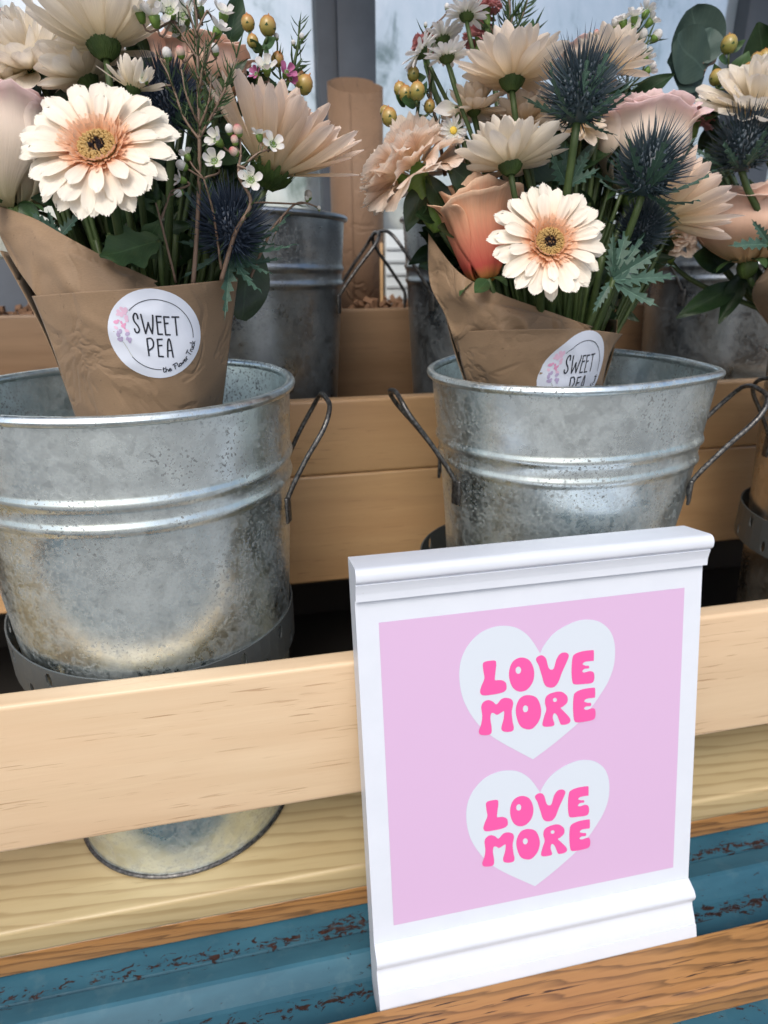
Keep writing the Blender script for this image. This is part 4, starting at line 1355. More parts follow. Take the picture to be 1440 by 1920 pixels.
def thistle(label, px, py, Y, rpx, n, bq, seed, m='thistle', elong=1.25, nb=11, spines=620, group='sea holly thistles', st=True, core=0.46, bl=1.2):
    rg = random.Random(seed)
    pos = at(px, py, Y)
    Rr = sz(rpx, pos)
    M = head_M(pos, n, rg.uniform(0, 6))
    t = thing('thistle', label, 'flower', group=group, M=M)
    vs, fs, uv = blob(Rr * core, 1, 1, elong, 16, 12)
    cb = MB()
    cb.add([v + V((0, 0, Rr * .30)) for v in vs], fs, uv)
    for i in range(170):
        z = 1 - 1.8 * (i + .5) / 170
        r_ = math.sqrt(max(0, 1 - z * z))
        a = i * 2.39996
        v_, f_, u_ = blob(Rr * .052, 1, 1, 1.3, 6, 4)
        c_ = V((r_ * math.cos(a) * core, r_ * math.sin(a) * core, z * core * elong + .30)) * Rr
        cb.add([v + c_ for v in v_], f_, u_)
    part('flower_core', cb.mesh(), MT[m], t, False)
    b = MB()
    ga = math.pi * (3 - math.sqrt(5))
    for i in range(spines):
        z = 1 - 1.85 * (i + .5) / spines
        r_ = math.sqrt(max(0, 1 - z * z))
        a = i * ga + rg.uniform(-.1, .1)
        d = V((r_ * math.cos(a), r_ * math.sin(a), z))
        p = V((d.x * core * .92, d.y * core * .92, d.z * core * .92 * elong + .30)) * Rr
        dr = (V((d.x, d.y, d.z * .75 + .34)) + V((rg.uniform(-.22, .22), rg.uniform(-.22, .22), rg.uniform(-.15, .25)))).normalized()
        L_ = Rr * rg.uniform(.36, .72) * (1.0 if z > -.3 else .8)
        w_ = Rr * .023
        o1 = dr.orthogonal().normalized()
        o2 = dr.cross(o1)
        bend = V((0, 0, .08 * L_))
        tip = p + dr * L_ + bend
        mid = p + dr * L_ * .5
        ring = [p + (o1 * math.cos(q) + o2 * math.sin(q)) * w_ for q in (0, 2.09, 4.19)]
        ring2 = [mid + (o1 * math.cos(q) + o2 * math.sin(q)) * w_ * .7 for q in (0, 2.09, 4.19)]
        b.add(ring + ring2 + [tip], [(0, 1, 4, 3), (1, 2, 5, 4), (2, 0, 3, 5), (3, 4, 6), (4, 5, 6), (5, 3, 6)], [(.5, 0)] * 3 + [(.5, .5)] * 3 + [(.5, 1)])
    o = part('spines', b.mesh(False), MT[m], t, False)
    o['kind'] = 'stuff'
    lv = variants('bract', 4, lambda i: serrated(1.0, .27, 6, i, (.5, -.2, .9, .2)[i], .5))
    for k in range(nb):
        th = 2 * math.pi * (k + rg.uniform(-.3, .3)) / nb
        el = R(rg.choice((-28, -8, 8, 18, 30, 40)))
        put('bract', rg.choice(lv), MT['eryn_leaf'], t, th, Rr * .12, -Rr * .22, el, Rr * rg.uniform(.75, 1.25) * bl, rg.uniform(-.5, .5))
    if st:
        stem(t, M, bq, 0.0026, back=-Rr * .2, bend=.06)
    return t

# ---- small white daisy
def daisy(label, px, py, Y, rpx, n, bq, seed, group='small white daisies'):
    rg = random.Random(seed)
    pos = at(px, py, Y)
    Rr = sz(rpx, pos)
    M = head_M(pos, n, rg.uniform(0, 6))
    t = thing('small_daisy', label, 'flower', group=group, M=M)
    pets = variants('daisy', 4, lambda i: petal(1.0, .27, 'long', .35, (-.2, .1, .3, -.4)[i], 5, 7, 0, .05, seed=i))
    for row, (c_, el) in enumerate(((17, 6), (15, 18))):
        for k in range(c_):
            put('petal', rg.choice(pets), MT['whitep'], t, 2 * math.pi * (k + .5 * row + rg.uniform(-.2, .2)) / c_, Rr * .2, Rr * .02 * row, R(el) + rg.uniform(-.18, .18), Rr * rg.uniform(.72, .86), rg.uniform(-.3, .3))
    vs, fs, uv = blob(Rr * .27, 1, 1, .5)
    part('disc', mk([v + V((0, 0, Rr * .05)) for v in vs], fs, True, uv), MT['yellow'], t, False)
    calyx(t, Rr * .36, Rr * .26, z0=Rr * .02)
    stem(t, M, bq, 0.0014, back=-Rr * .2, bend=.03)
    return t

# ---- waxflower sprig: twig, needles, blossoms and buds
def wax_parts(t, pos, n, Rr, kind, rg, pm='whitep'):
    Mw = head_M(pos, n, rg.uniform(0, 6))
    L2 = t.matrix_basis.inverted() @ Mw
    if kind == 'b':
        vs, fs, uv = blob(Rr * .62, 1, 1, 1.15, 9, 7)
        bud = part('bud', mk(vs, fs, True, uv), MT[pm], t, False, L2)
        vs, fs, uv = blob(Rr * .55, 1, 1, 1.0, 9, 6)
        sub('bud_cup', mk([v + V((0, 0, -Rr * .35)) for v in vs], fs, True, uv), MT['carn_calyx'], bud)
        return
    pets = variants('wax', 3, lambda i: petal(1.0, .86, 'round', (.5, .3, .7)[i], (.5, .2, .9)[i], 6, 7, seed=i))
    cup = [(0.02, -.75), (.22, -.7), (.34, -.4), (.40, -.05), (.30, .0), (.12, -.10), (0.0, -.1)]
    vs, uv = [], []
    for r_, z in cup:
        for i in range(10):
            a = 2 * math.pi * i / 10
            vs.append(V((r_ * math.cos(a), r_ * math.sin(a), z)) * Rr)
            uv.append((.75, z + .8))
    bl = part('blossom', mk(vs, grid_faces(10, len(cup), 0, True), True, uv), MT['carn_calyx'], t, False, L2)
    for k in range(5):
        o = link('petal', rg.choice(pets), MT[pm], bl)
        o.matrix_basis = Matrix.Rotation(1.2566 * k + rg.uniform(-.1, .1), 4, 'Z') @ Matrix.Translation((Rr * .30, 0, 0)) @ Matrix.Rotation(-R(24) + rg.uniform(-.25, .25), 4, 'Y') @ Matrix.Scale(Rr * .78, 4)
    b = MB()
    for k in range(8):
        a = .785 * k
        v_, f_, u_ = blob(Rr * .055, nu=5, nv=4)
        b.add([v + V((Rr * .22 * math.cos(a), Rr * .22 * math.sin(a), Rr * .10)) for v in v_], f_, u_)
    sub('stamens', b.mesh(), MT['ink_grey'], bl)

def sprig(label, name, cat, path, twigs, flowers, seed, group, tw=0.0011, needles=(0.010, 3.2), tm='twig', pm='whitep', nm='needle', budm='bud'):
    """path: main stem as (px,py,Y) list from bottom up; twigs: lists of points; flowers: (px,py,Y,rpx,kind,normal)"""
    rg = random.Random(seed)
    P = [at(*q) for q in path]
    t = thing(name, label, cat, P[0], group)
    main = crom(P, 8)
    b = MB()
    b.add(*tube_vf(main, [tw * (1.25 - .7 * i / len(main)) for i in range(len(main))], 6))
    lines = [main[len(main) // 4:]]
    for q in twigs:
        c_ = crom([at(*p) for p in q], 6)
        b.add(*tube_vf(c_, [tw * (.75 - .4 * i / len(c_)) for i in range(len(c_))], 5))
        lines.append(c_)
    for (px, py, Y, rp, kind, n) in flowers:
        p = at(px, py, Y)
        allp = [z for l in lines for z in l]
        q = min(allp, key=lambda z: (z - p).length + (0.012 if z.z > p.z else 0))
        nn = V(n).normalized()
        Rr = sz(rp, p)
        e = p - nn * Rr * .7
        b.add(*tube_vf(bez(q, q.lerp(e, .4), e - nn * Rr * 1.2, e, 6), [tw * .5] * 7, 5))
    part('stem', b.mesh(), MT[tm], t)
    if needles:
        nl, gap = needles
        nb = MB()
        for l in lines:
            acc = 0
            for i in range(1, len(l)):
                acc += (l[i] - l[i - 1]).length
                while acc > gap * 0.001:
                    acc -= gap * .001
                    d = (l[i] - l[i - 1]).normalized()
                    o_ = (d.orthogonal().normalized())
                    o_ = Matrix.Rotation(rg.uniform(0, 6.28), 3, d) @ o_
                    dr = (d * rg.uniform(.6, 1.1) + o_ * .8).normalized()
                    p = l[i].lerp(l[i - 1], rg.random())
                    L_ = nl * rg.uniform(.6, 1.2)
                    s_ = dr.cross(V((rg.random(), rg.random(), rg.random()))).normalized() * L_ * .055
                    up_ = dr.cross(s_).normalized() * L_ * .03
                    nb.add([p - s_ * .5, p + s_ * .5, p + dr * L_ * .55 + s_ + up_, p + dr * L_ * .55 - s_ + up_, p + dr * L_ + d * L_ * .12], [(0, 1, 2, 3), (3, 2, 4)], [(.3, 0), (.7, 0), (.7, .5), (.3, .5), (.5, 1)])
        o = part('needles', nb.mesh(False), MT[nm], t)
        o['kind'] = 'stuff'
    for (px, py, Y, rp, kind, n) in flowers:
        p = at(px, py, Y)
        wax_parts(t, p, n, sz(rp, p), kind[0], rg, {'p': 'waxpink', 'r': 'bud'}.get(kind[1:], pm))
    return t

# ---- leaves
def leaf_mesh(L, Wd, curl=.4, cup=.3, lob=0, seed=0, round_=False):
    rg = random.Random(seed)
    nu, nv = 7, 15
    vs, uv = [], []
    for j in range(nv):
        v = j / (nv - 1)
        f = math.sin(math.pi * min(1, v * .93 + .045)) ** (.62 if round_ else 1.0) * (1 if round_ else (1.15 - .3 * v))
        if lob:
            f *= 1 + .22 * math.sin(v * math.pi * 2 * lob)
        a = curl * v
        for i in range(nu):
            u = -1 + 2 * i / (nu - 1)
            vs.append(V((L * v * math.cos(a * .6), u * f * Wd / 2, L * v * math.sin(a * .6) + cup * Wd * f * (abs(u) ** 1.3) * .35 + .03 * Wd * math.sin(v * 9 + u * 3 + seed))))
            uv.append(((u + 1) / 2, v))
    return mk(vs, grid_faces(nu, nv), True, uv)

def leafy(label, items, bq, m, group, name='leafy_stem', cat='foliage', mesh='leaf', sm='stem', seed=0, sr=.0016, stem_pts=None, wid=.5, hang=True, lname='leaf'):
    """items: (px,py,Y, tip_px, tip_py, tipY, width_ratio) leaf from base to tip"""
    rg = random.Random(seed)
    b0 = at(*items[0][:3])
    t = thing(name, label, cat, b0, group)
    bases = []
    for k, it in enumerate(items):
        a, b = at(*it[:3]), at(*it[3:6])
        L_ = (b - a).length
        x = (b - a).normalized()
        toc = (CAM_O - a).normalized()
        fc = toc + V((rg.uniform(-.5, .5), rg.uniform(-.3, .3), rg.uniform(0, .5)))
        z = (fc - x * fc.dot(x)).normalized()
        y = z.cross(x)
        M = Matrix(((x.x, y.x, z.x, a.x), (x.y, y.y, z.y, a.y), (x.z, y.z, z.z, a.z), (0, 0, 0, 1)))
        wr = it[6] if len(it) > 6 else wid
        if mesh == 'serr':
            me = serrated(L_, L_ * wr, 5 + k % 3, seed + k, rg.uniform(-.3, .4), .35)
        elif mesh == 'round':
            me = leaf_mesh(L_, L_ * wr, rg.uniform(-.2, .3), .15, 0, seed + k, True)
        elif mesh == 'lobed':
            me = leaf_mesh(L_, L_ * wr, rg.uniform(-.2, .4), .25, 3, seed + k)
        else:
            me = leaf_mesh(L_, L_ * wr, rg.uniform(-.3, .5), .35, 0, seed + k)
        M2 = t.matrix_basis.inverted() @ M
        part(lname, me, MT[m], t, False, M2)
        bases.append(a)
    b = MB()
    if stem_pts:
        c_ = crom([at(*p) for p in stem_pts], 8)
        b.add(*tube_vf(c_, [sr] * len(c_), 6))
        for a in bases:
            q = min(c_, key=lambda z: (z - a).length)
            if (q - a).length > .001:
                b.add(*tube_vf(bez(q, q.lerp(a, .3), q.lerp(a, .7), a, 4), sr * .6, 5))
    else:
        e = BIND[bq] + V((rg.uniform(-.015, .015), rg.uniform(-.01, .01), 0))
        for a in bases[:3]:
            b.add(*tube_vf(bez(a, a.lerp(e, .3) + V((0, 0, -.01)), a.lerp(e, .7), e, 8), sr, 6))
    part('stem', b.mesh(), MT[sm], t)
    return t

# ---- hypericum berries
def hypericum(label, path, berries, leaves, seed, group='hypericum berry sprigs', bq=None):
    rg = random.Random(seed)
    P = [at(*q) for q in path]
    t = thing('hypericum_sprig', label, 'berries', P[0], group)
    main = crom(P, 8)
    b = MB()
    b.add(*tube_vf(main, .0011, 6))
    for (px, py, Y, rp, n) in berries:
        p = at(px, py, Y)
        Rr = sz(rp, p)
        nn = V(n).normalized()
        M = t.matrix_basis.inverted() @ head_M(p, nn)
        vs, fs, uv = [], [], []
        prof = [(0.0, -1.0), (.5, -.92), (.85, -.55), (1.0, -.05), (.93, .45), (.68, .88), (.32, 1.12), (.10, 1.22), (.06, 1.45), (0, 1.47)]
        for r_, z in prof:
            for i in range(14):
                a = 2 * math.pi * i / 14
                vs.append(V((r_ * math.cos(a), r_ * math.sin(a), z)) * Rr)
                uv.append((i / 14, (z + 1) / 2.4))
        be = part('berry', mk(vs, grid_faces(14, len(prof), 0, True), True, uv), MT['berry'], t, False, M)
        se = variants('hsep', 1, lambda i: leaf_mesh(1, .62, .7, .3))[0]
        for k in range(5):
            o = link('sepal', se, MT['leaf2'], be)
            o.matrix_basis = Matrix.Rotation(1.2566 * k, 4, 'Z') @ Matrix.Translation((Rr * .2, 0, -Rr * .95)) @ Matrix.Rotation(-R(20), 4, 'Y') @ Matrix.Scale(Rr * 1.15, 4)
        e = p - nn * Rr
        q = min(main, key=lambda z: (z - e).length + (0.01 if z.z > e.z else 0))
        b.add(*tube_vf(bez(q, q.lerp(e, .4), e - nn * Rr, e, 6), .0008, 5))
    part('stem', b.mesh(), MT['stem'], t)
    for (px, py, Y, tx, ty, tY, wr) in leaves:
        a, c_ = at(px, py, Y), at(tx, ty, tY)
        L_ = (c_ - a).length
        x = (c_ - a).normalized()
        fc = (CAM_O - a).normalized() + V((rg.uniform(-.6, .6), 0, rg.uniform(0, .6)))
        z = (fc - x * fc.dot(x)).normalized()
        y = z.cross(x)
        M = Matrix(((x.x, y.x, z.x, a.x), (x.y, y.y, z.y, a.y), (x.z, y.z, z.z, a.z), (0, 0, 0, 1)))
        part('leaf', leaf_mesh(L_, L_ * wr, .3, .3), MT['leaf2'], t, False, t.matrix_basis.inverted() @ M)
    return t

FC = nrm(0, 0, 1)
# ================================================================== LEFT BOUQUET
gerbera('large cream gerbera with peach centre and dark eye at the front of the left bouquet', 184, 277, .030, 152, nrm(.02, .26, 1), 1, 1)
BUDL = [(3, .16, .98, 1.25, .0), (3, .28, 1.0, 1.15, .05), (3, .42, 1.0, 1.1, .12), (4, .58, 1.0, 1.0, .22), (4, .78, .98, .95, .35), (4, .95, .90, .95, .42)]
rose('pale cream pink rose cut by the left edge beside the large gerbera', 26, 394, .112, 126, nrm(-.05, 1, .12), 1, 2, 'rose_cream', BUDL, 1.55)
mum('ivory chrysanthemum seen from the side with dark calyx at top left', 195, 88, .075, 142, nrm(-.12, 1, .18), 1, 3, 'cream', rows=((15, 12), (15, 26), (14, 40), (12, 54), (9, 70)), wid=.29)
mum('ivory chrysanthemum facing out at the left edge above the pale rose', 62, 128, .128, 118, nrm(-.25, .55, .9), 1, 4, 'cream', rows=((13, 4), (13, 20), (12, 38), (10, 58), (7, 75)), wid=.40)
mum('yellowish cream chrysanthemum low at the left edge under its neighbour', 10, 160, .128, 70, nrm(-.2, .8, .6), 1, 5, 'cream', wid=.36)
mum('cream chrysanthemum half hidden beneath the ivory one seen from the side', 165, 150, .105, 95, nrm(-.4, .9, .3), 1, 6, 'cream', wid=.44)
mum('small yellowish chrysanthemum with narrow petals just above the large gerbera', 250, 168, .060, 62, nrm(.2, 1, .25), 1, 7, 'cream', rows=((11, 18), (10, 40), (8, 60), (6, 75)), wid=.22, prof='long', curl=.5)
rose('salmon pink rose half hidden behind the green waxflower stems', 375, 205, .135, 92, nrm(.05, 1, .35), 1, 8, 'rose_peach', BUDL, 1.25)
mum('peach chrysanthemum turned back behind the white waxflower cluster', 285, 105, .150, 60, nrm(.1, 1, .3), 1, 9, 'cream_pink', wid=.40)
thistle('navy thistle peeping out behind the right of the large gerbera', 318, 222, .085, 78, nrm(.1, .85, .5), 1, 10, 'thistle2', spines=420, nb=6)
thistle('navy thistle low at the right of the left bouquet above the paper', 432, 452, .070, 84, nrm(.15, .62, .8), 1, 11, 'thistle2', elong=1.1, nb=13, spines=470)
# big incurved peach mum, petals sweeping up and right
def big_mum(label, px, py, Y, rpx, n, bq, seed, stray=(), rows=((16, 32), (18, 40), (18, 48), (17, 56), (15, 64), (12, 72), (8, 81))):
    t = mum(label, px, py, Y, rpx, n, bq, seed, 'peach_mum', rows=rows, wid=.19, prof='long', curl=.30, group='incurved peach chrysanthemums')
    Mi = t.matrix_basis.inverted().to_3x3()
    Rr = sz(rpx, at(px, py, Y))
    for r_, u_, c_, ln in stray:
        d = (Mi @ nrm(r_, u_, c_)).normalized()
        put('petal', variants(('mum', 'long', .19, .30), 5, None)[1], MT['peach_mum'], t, math.atan2(d.y, d.x), Rr * .06, 0, math.asin(d.z), Rr * ln, .4)
    return t
big_mum('large peach chrysanthemum with long petals sweeping right in the left bouquet', 508, 324, .090, 184, nrm(.42, .85, .36), 1, 12, stray=((1, -.12, .1, .86), (1, .04, .2, .80)))
carnation('small dusky pink carnation at the very top left corner', 12, 50, .150, 32, nrm(-.1, 1, .2), 1, 13, 'pinkcarn', 26, group='dusky pink filler carnations')
carnation('tiny pink carnation hidden behind the ivory chrysanthemums', 72, 75, .165, 26, nrm(0, 1, .3), 1, 14, 'pinkcarn', 22, group='dusky pink filler carnations')
rose('pale pink rose behind the white waxflower at the top of the left bouquet', 345, 160, .17, 55, nrm(0, 1, .4), 1, 15, 'rose_cream', BUDL, 1.2)
UPC = nrm(-.1, .8, .7)
sprig('tall needle-leaved waxflower stem rising in front of the salmon rose', 'waxflower_sprig', 'waxflower',
      [(362, 535, .062), (370, 420, .058), (374, 300, .056), (372, 170, .058), (368, 30, .062), (360, -20, .064)],
      [[(374, 260, .056), (398, 215, .053), (430, 150, .052), (448, 92, .055)], [(374, 262, .056), (345, 220, .058), (320, 150, .06), (300, 110, .06)],
       [(373, 240, .056), (392, 190, .05), (396, 130, .05)], [(372, 150, .058), (392, 100, .058), (402, 62, .06)], [(371, 110, .06), (345, 70, .062), (325, 40, .064)],
       [(374, 235, .056), (352, 185, .05), (340, 130, .052)], [(372, 180, .058), (382, 120, .052), (384, 82, .052)], [(368, 60, .06), (388, 20, .06)], [(369, 70, .06), (350, 10, .06)],
       [(374, 250, .056), (412, 200, .06), (420, 150, .06)]],
      [(313, 100, .06, 15, 'b', UPC), (338, 97, .06, 14, 'br', UPC), (270, 148, .055, 17, 'f', FC), (410, 54, .062, 24, 'f', nrm(.5, .6, .4)), (420, 25, .07, 24, 'f', nrm(.3, .6, .6)), (402, 92, .06, 14, 'b', UPC),
       (288, 28, .06, 28, 'f', UPC), (318, 20, .062, 27, 'f', FC), (262, 22, .064, 25, 'f', UPC), (300, 0, .066, 25, 'f', UPC), (345, 30, .07, 27, 'f', FC), (372, 12, .074, 26, 'f', UPC), (330, 55, .072, 24, 'f', FC)],
      21, 'waxflower sprigs', needles=(.0085, 1.15))
sprig('forked waxflower sprig with white blossoms and pink buds below the large peach chrysanthemum', 'waxflower_sprig', 'waxflower',
      [(415, 525, .060), (440, 440, .052), (470, 380, .048), (448, 330, .046), (452, 290, .045)],
      [[(415, 505, .058), (400, 400, .052), (382, 335, .048)], [(330, 530, .06), (303, 420, .050), (292, 380, .048)], [(303, 410, .05), (320, 360, .05)], [(448, 320, .046), (480, 290, .046), (505, 280, .047)], [(445, 310, .045), (470, 320, .044)]],
      [(406, 262, .046, 23, 'f', nrm(-.4, .2, .8)), (402, 302, .044, 24, 'f', nrm(-.15, .1, 1)), (430, 242, .046, 13, 'bx', UPC), (446, 244, .045, 15, 'br', UPC), (440, 262, .044, 12, 'br', UPC), (438, 284, .044, 13, 'br', nrm(-.5, .2, .7)),
       (350, 290, .05, 16, 'f', nrm(-.4, .8, .2)), (340, 310, .05, 15, 'b', nrm(-.8, .3, .5)), (338, 336, .049, 17, 'f', nrm(-.8, .1, .5)), (334, 362, .05, 12, 'b', nrm(-.6, -.4, .5)),
       (486, 252, .047, 18, 'f', nrm(-.1, .9, .4)), (512, 270, .046, 22, 'f', nrm(.5, .0, .9)), (470, 337, .043, 24, 'f', nrm(.1, -.1, 1)), (578, 365, .10, 12, 'b', UPC)],
      22, 'waxflower sprigs', needles=(.007, 1.9))
sprig('bare forked twig with tiny yellow buds leaning out over the back bucket', 'waxflower_sprig', 'waxflower',
      [(470, 520, .10), (505, 440, .095), (530, 405, .095), (560, 380, .095), (595, 388, .095)], [[(530, 405, .095), (515, 440, .09)], [(505, 440, .095), (500, 455, .09)]], [(598, 390, .095, 6, 'b', UPC), (575, 372, .095, 7, 'b', UPC)],
      23, 'waxflower sprigs', needles=(.006, 6), tw=.0008)
sprig('green needle sprig with yellow buds standing right of the hypericum berries', 'waxflower_sprig', 'waxflower',
      [(525, 190, .12), (545, 140, .12), (558, 90, .12), (562, 40, .12)], [[(545, 140, .12), (566, 110, .12)], [(530, 165, .12), (520, 110, .12)], [(540, 150, .12), (565, 150, .12)]],
      [(566, 68, .118, 8, 'b', UPC), (550, 80, .118, 7, 'b', UPC), (518, 68, .118, 8, 'b', UPC)], 24, 'waxflower sprigs', needles=(.011, 1.8), tm='stem')
sprig('pale pink waxflower with a purple one beside it on top of the large peach chrysanthemum', 'waxflower_sprig', 'waxflower',
      [(470, 260, .125), (490, 190, .115), (505, 150, .112)], [[(490, 190, .115), (530, 160, .112)]], [(499, 126, .108, 23, 'f', nrm(0, .3, 1)), (538, 136, .11, 19, 'fp', nrm(.5, .1, .8)), (545, 148, .112, 14, 'fp', nrm(.6, -.2, .6)), (480, 138, .112, 15, 'fp', nrm(-.4, .2, .8))],
      25, 'waxflower sprigs', needles=None, tw=.0009)
hypericum('orange green hypericum berries at the top right of the left bouquet', [(470, 330, .14), (480, 200, .13), (486, 120, .125), (492, 90, .12)],
          [(465, 44, .12, 13, nrm(-.1, 1, .2)), (502, 50, .115, 16, nrm(.1, 1, .1)), (474, 78, .118, 11, nrm(-.1, 1, .2)), (570, 160, .118, 16, nrm(.5, .6, .4)), (520, 112, .12, 12, nrm(.4, .8, .3)), (562, 150, .13, 14, nrm(.1, .8, .3))],
          [(490, 100, .118, 470, 70, .115, .6), (492, 90, .116, 520, 72, .112, .6), (495, 95, .116, 508, 100, .11, .7)], 31)
leafy('broad dark leaf standing up at the top of the left bouquet', [(428, 90, .14, 452, -25, .14, .42)], 1, 'leaf', 'dark filler leaves')
leafy('dark lobed leaf under the large gerbera above the paper wrap', [(298, 450, .062, 188, 490, .056, .62), (250, 500, .066, 300, 410, .066, .5)], 1, 'leaf2', 'dark filler leaves', mesh='lobed', seed=5)
leafy('round dark leaf hanging at the right edge of the left paper wrap', [(470, 455, .115, 455, 600, .105, .62)], 1, 'leaf', 'dark filler leaves', mesh='round', seed=6)
leafy('pale green sepal leaf beneath the cream pink rose at the left edge', [(30, 388, .106, 84, 425, .100, .8)], 1, 'leaf2', 'dark filler leaves', seed=8)
leafy('spiny dark leaf left of the large gerbera stem', [(110, 440, .098, 60, 400, .10, .5), (112, 445, .098, 150, 395, .096, .45), (105, 450, .10, 90, 395, .10, .45)], 1, 'eryn_leaf', 'thistle leaves', mesh='serr', seed=9)
leafy('grey green narrow leaf crossing below the low navy thistle', [(405, 465, .080, 336, 452, .07, .3), (440, 500, .098, 525, 482, .09, .22), (440, 500, .098, 475, 525, .09, .25)], 1, 'eryn_leaf', 'thistle leaves', mesh='serr', seed=10)

# ================================================================== RIGHT BOUQUET
gerbera('smaller cream gerbera with peach centre in front of the right bouquet', 1030, 455, .035, 117, nrm(.03, .08, 1), 2, 41, cnts=(18, 16, 11), ws=.92, jit=1.3)
ROSEB = [(3, .14, 1.02, 1.3, .0), (3, .26, 1.05, 1.3, .06), (3, .38, 1.06, 1.3, .12), (3, .54, 1.0, 1.35, .18), (3, .66, .92, 1.3, .34)]
rose('coral orange rosebud tilted left beside the smaller gerbera', 908, 528, .094, 106, nrm(-.20, 1, .30), 2, 42, 'rose_coral', ROSEB, 1.62, bud=True)
carnation('peach carnation with green calyx leaning out left of the coral rosebud', 778, 332, .112, 106, nrm(-.48, .84, .24), 2, 43, cnt=33)
mum('blush cream chrysanthemum seen from the side at the top of the right bouquet', 960, 152, .080, 112, nrm(0, 1, .20), 2, 44, 'cream_pink', rows=((16, 6), (16, 20), (14, 34), (12, 50), (8, 66)), wid=.32)
mum('cream chrysanthemum seen from below just above the coral rosebud', 957, 312, .070, 104, nrm(-.05, 1, .05), 2, 45, 'cream', rows=((16, 6), (16, 18), (14, 32), (12, 48), (9, 64)), wid=.33)
mum('small blush chrysanthemum turned left between two larger ones', 888, 208, .105, 66, nrm(-.1, 1, .35), 2, 46, 'cream_pink', rows=((12, -14), (11, 10), (10, 34), (9, 60), (6, 78)), wid=.40)
mum('drooping blush chrysanthemum left of the tall thistle', 985, 232, .100, 84, nrm(-.15, .7, .55), 2, 47, 'cream_pink', rows=((12, -12), (11, 8), (10, 30), (8, 55)), wid=.46)
mum('cream chrysanthemum peeping out right of the tall thistle', 1140, 130, .115, 82, nrm(.30, .95, .2), 2, 48, 'cream_pink', rows=((14, 6), (14, 22), (12, 40), (8, 62)), wid=.30)
mum('blush chrysanthemum hanging below the tall thistle', 1082, 232, .115, 62, nrm(.05, .5, .7), 2, 49, 'cream_pink', rows=((12, -20), (11, 0), (9, 30)), wid=.40)
thistle('tall blue green thistle at the top middle of the right bouquet', 1085, 205, .050, 90, nrm(.10, 1, .22), 2, 50, spines=330, nb=14, bl=1.0)
thistle('blue green thistle in front of the blush rose', 1210, 345, .055, 82, nrm(.20, .95, .35), 2, 51, spines=320, nb=13)
thistle('dim small thistle low behind the smaller gerbera', 1195, 448, .085, 58, nrm(.2, .7, .6), 2, 52, spines=420, nb=8)
rose('large blush rose behind the two blue green thistles', 1182, 362, .128, 94, nrm(.02, 1, .42), 2, 53, 'rose_cream', BUDL, 1.72)
big_mum('peach chrysanthemum with long petals sweeping right below the blush rose', 1238, 408, .095, 138, nrm(.72, .52, .30), 2, 54)
daisy('topmost small white daisy seen from below above the right bouquet', 875, 30, .110, 42, nrm(.05, 1, .12), 2, 55)
daisy('small white daisy turned left at the upper left of the right bouquet', 790, 98, .110, 42, nrm(-.75, .6, .25), 2, 56)
daisy('small white daisy seen from below above the hypericum berries', 838, 108, .095, 44, nrm(-.12, 1, .25), 2, 57)
daisy('small white daisy with dark underside between two other daisies', 830, 75, .125, 42, nrm(-.25, 1, .05), 2, 58)
daisy('little white daisy hanging beside the peach carnation', 850, 245, .10, 27, nrm(.1, -.2, .9), 2, 59)
carnation('dusky pink carnation behind the daisies at the top', 900, 75, .16, 34, nrm(.1, 1, .2), 2, 60, 'pinkcarn', 22, group='dusky pink filler carnations')
carnation('dusky pink carnation at the top edge right of the topmost daisy', 912, 18, .15, 30, nrm(-.1, 1, .2), 2, 61, 'pinkcarn', 22, group='dusky pink filler carnations')
carnation('dusky pink carnation behind the top of the tall thistle', 1152, 92, .17, 26, nrm(.1, 1, .2), 2, 62, 'pinkcarn', 22, group='dusky pink filler carnations')
carnation('dusky pink carnation in the gap under the eucalyptus leaves', 1306, 228, .16, 32, nrm(.1, 1, .4), 2, 63, 'pinkcarn', 22, group='dusky pink filler carnations')
carnation('dusky pink carnation between the small daisies at the left', 800, 90, .15, 30, nrm(0, 1, .3), 2, 64, 'pinkcarn', 22, group='dusky pink filler carnations')
rose('pale pink rose showing only its top behind the tall thistle', 1098, 150, .16, 48, nrm(0, 1, .2), 2, 65, 'rose_cream', BUDL, 1.3)
hypericum('green gold hypericum berries at the left of the right bouquet', [(800, 420, .12), (785, 300, .115), (782, 230, .112), (785, 190, .11)],
          [(782, 172, .100, 15, nrm(.05, 1, .1)), (760, 176, .11, 13, nrm(-.1, 1, .1)), (750, 168, .118, 12, nrm(-.2, 1, .1)), (775, 140, .115, 12, nrm(0, 1, .1)), (730, 220, .11, 15, nrm(-.1, 1, .1)), (752, 240, .115, 14, nrm(-.2, .8, .3)), (805, 200, .11, 11, nrm(.2, 1, .1)), (722, 210, .125, 10, nrm(-.2, 1, 0))],
          [(782, 195, .11, 748, 190, .105, .6), (785, 190, .108, 803, 155, .106, .55), (760, 200, .115, 738, 180, .112, .6), (770, 150, .115, 800, 145, .112, .6)], 71)
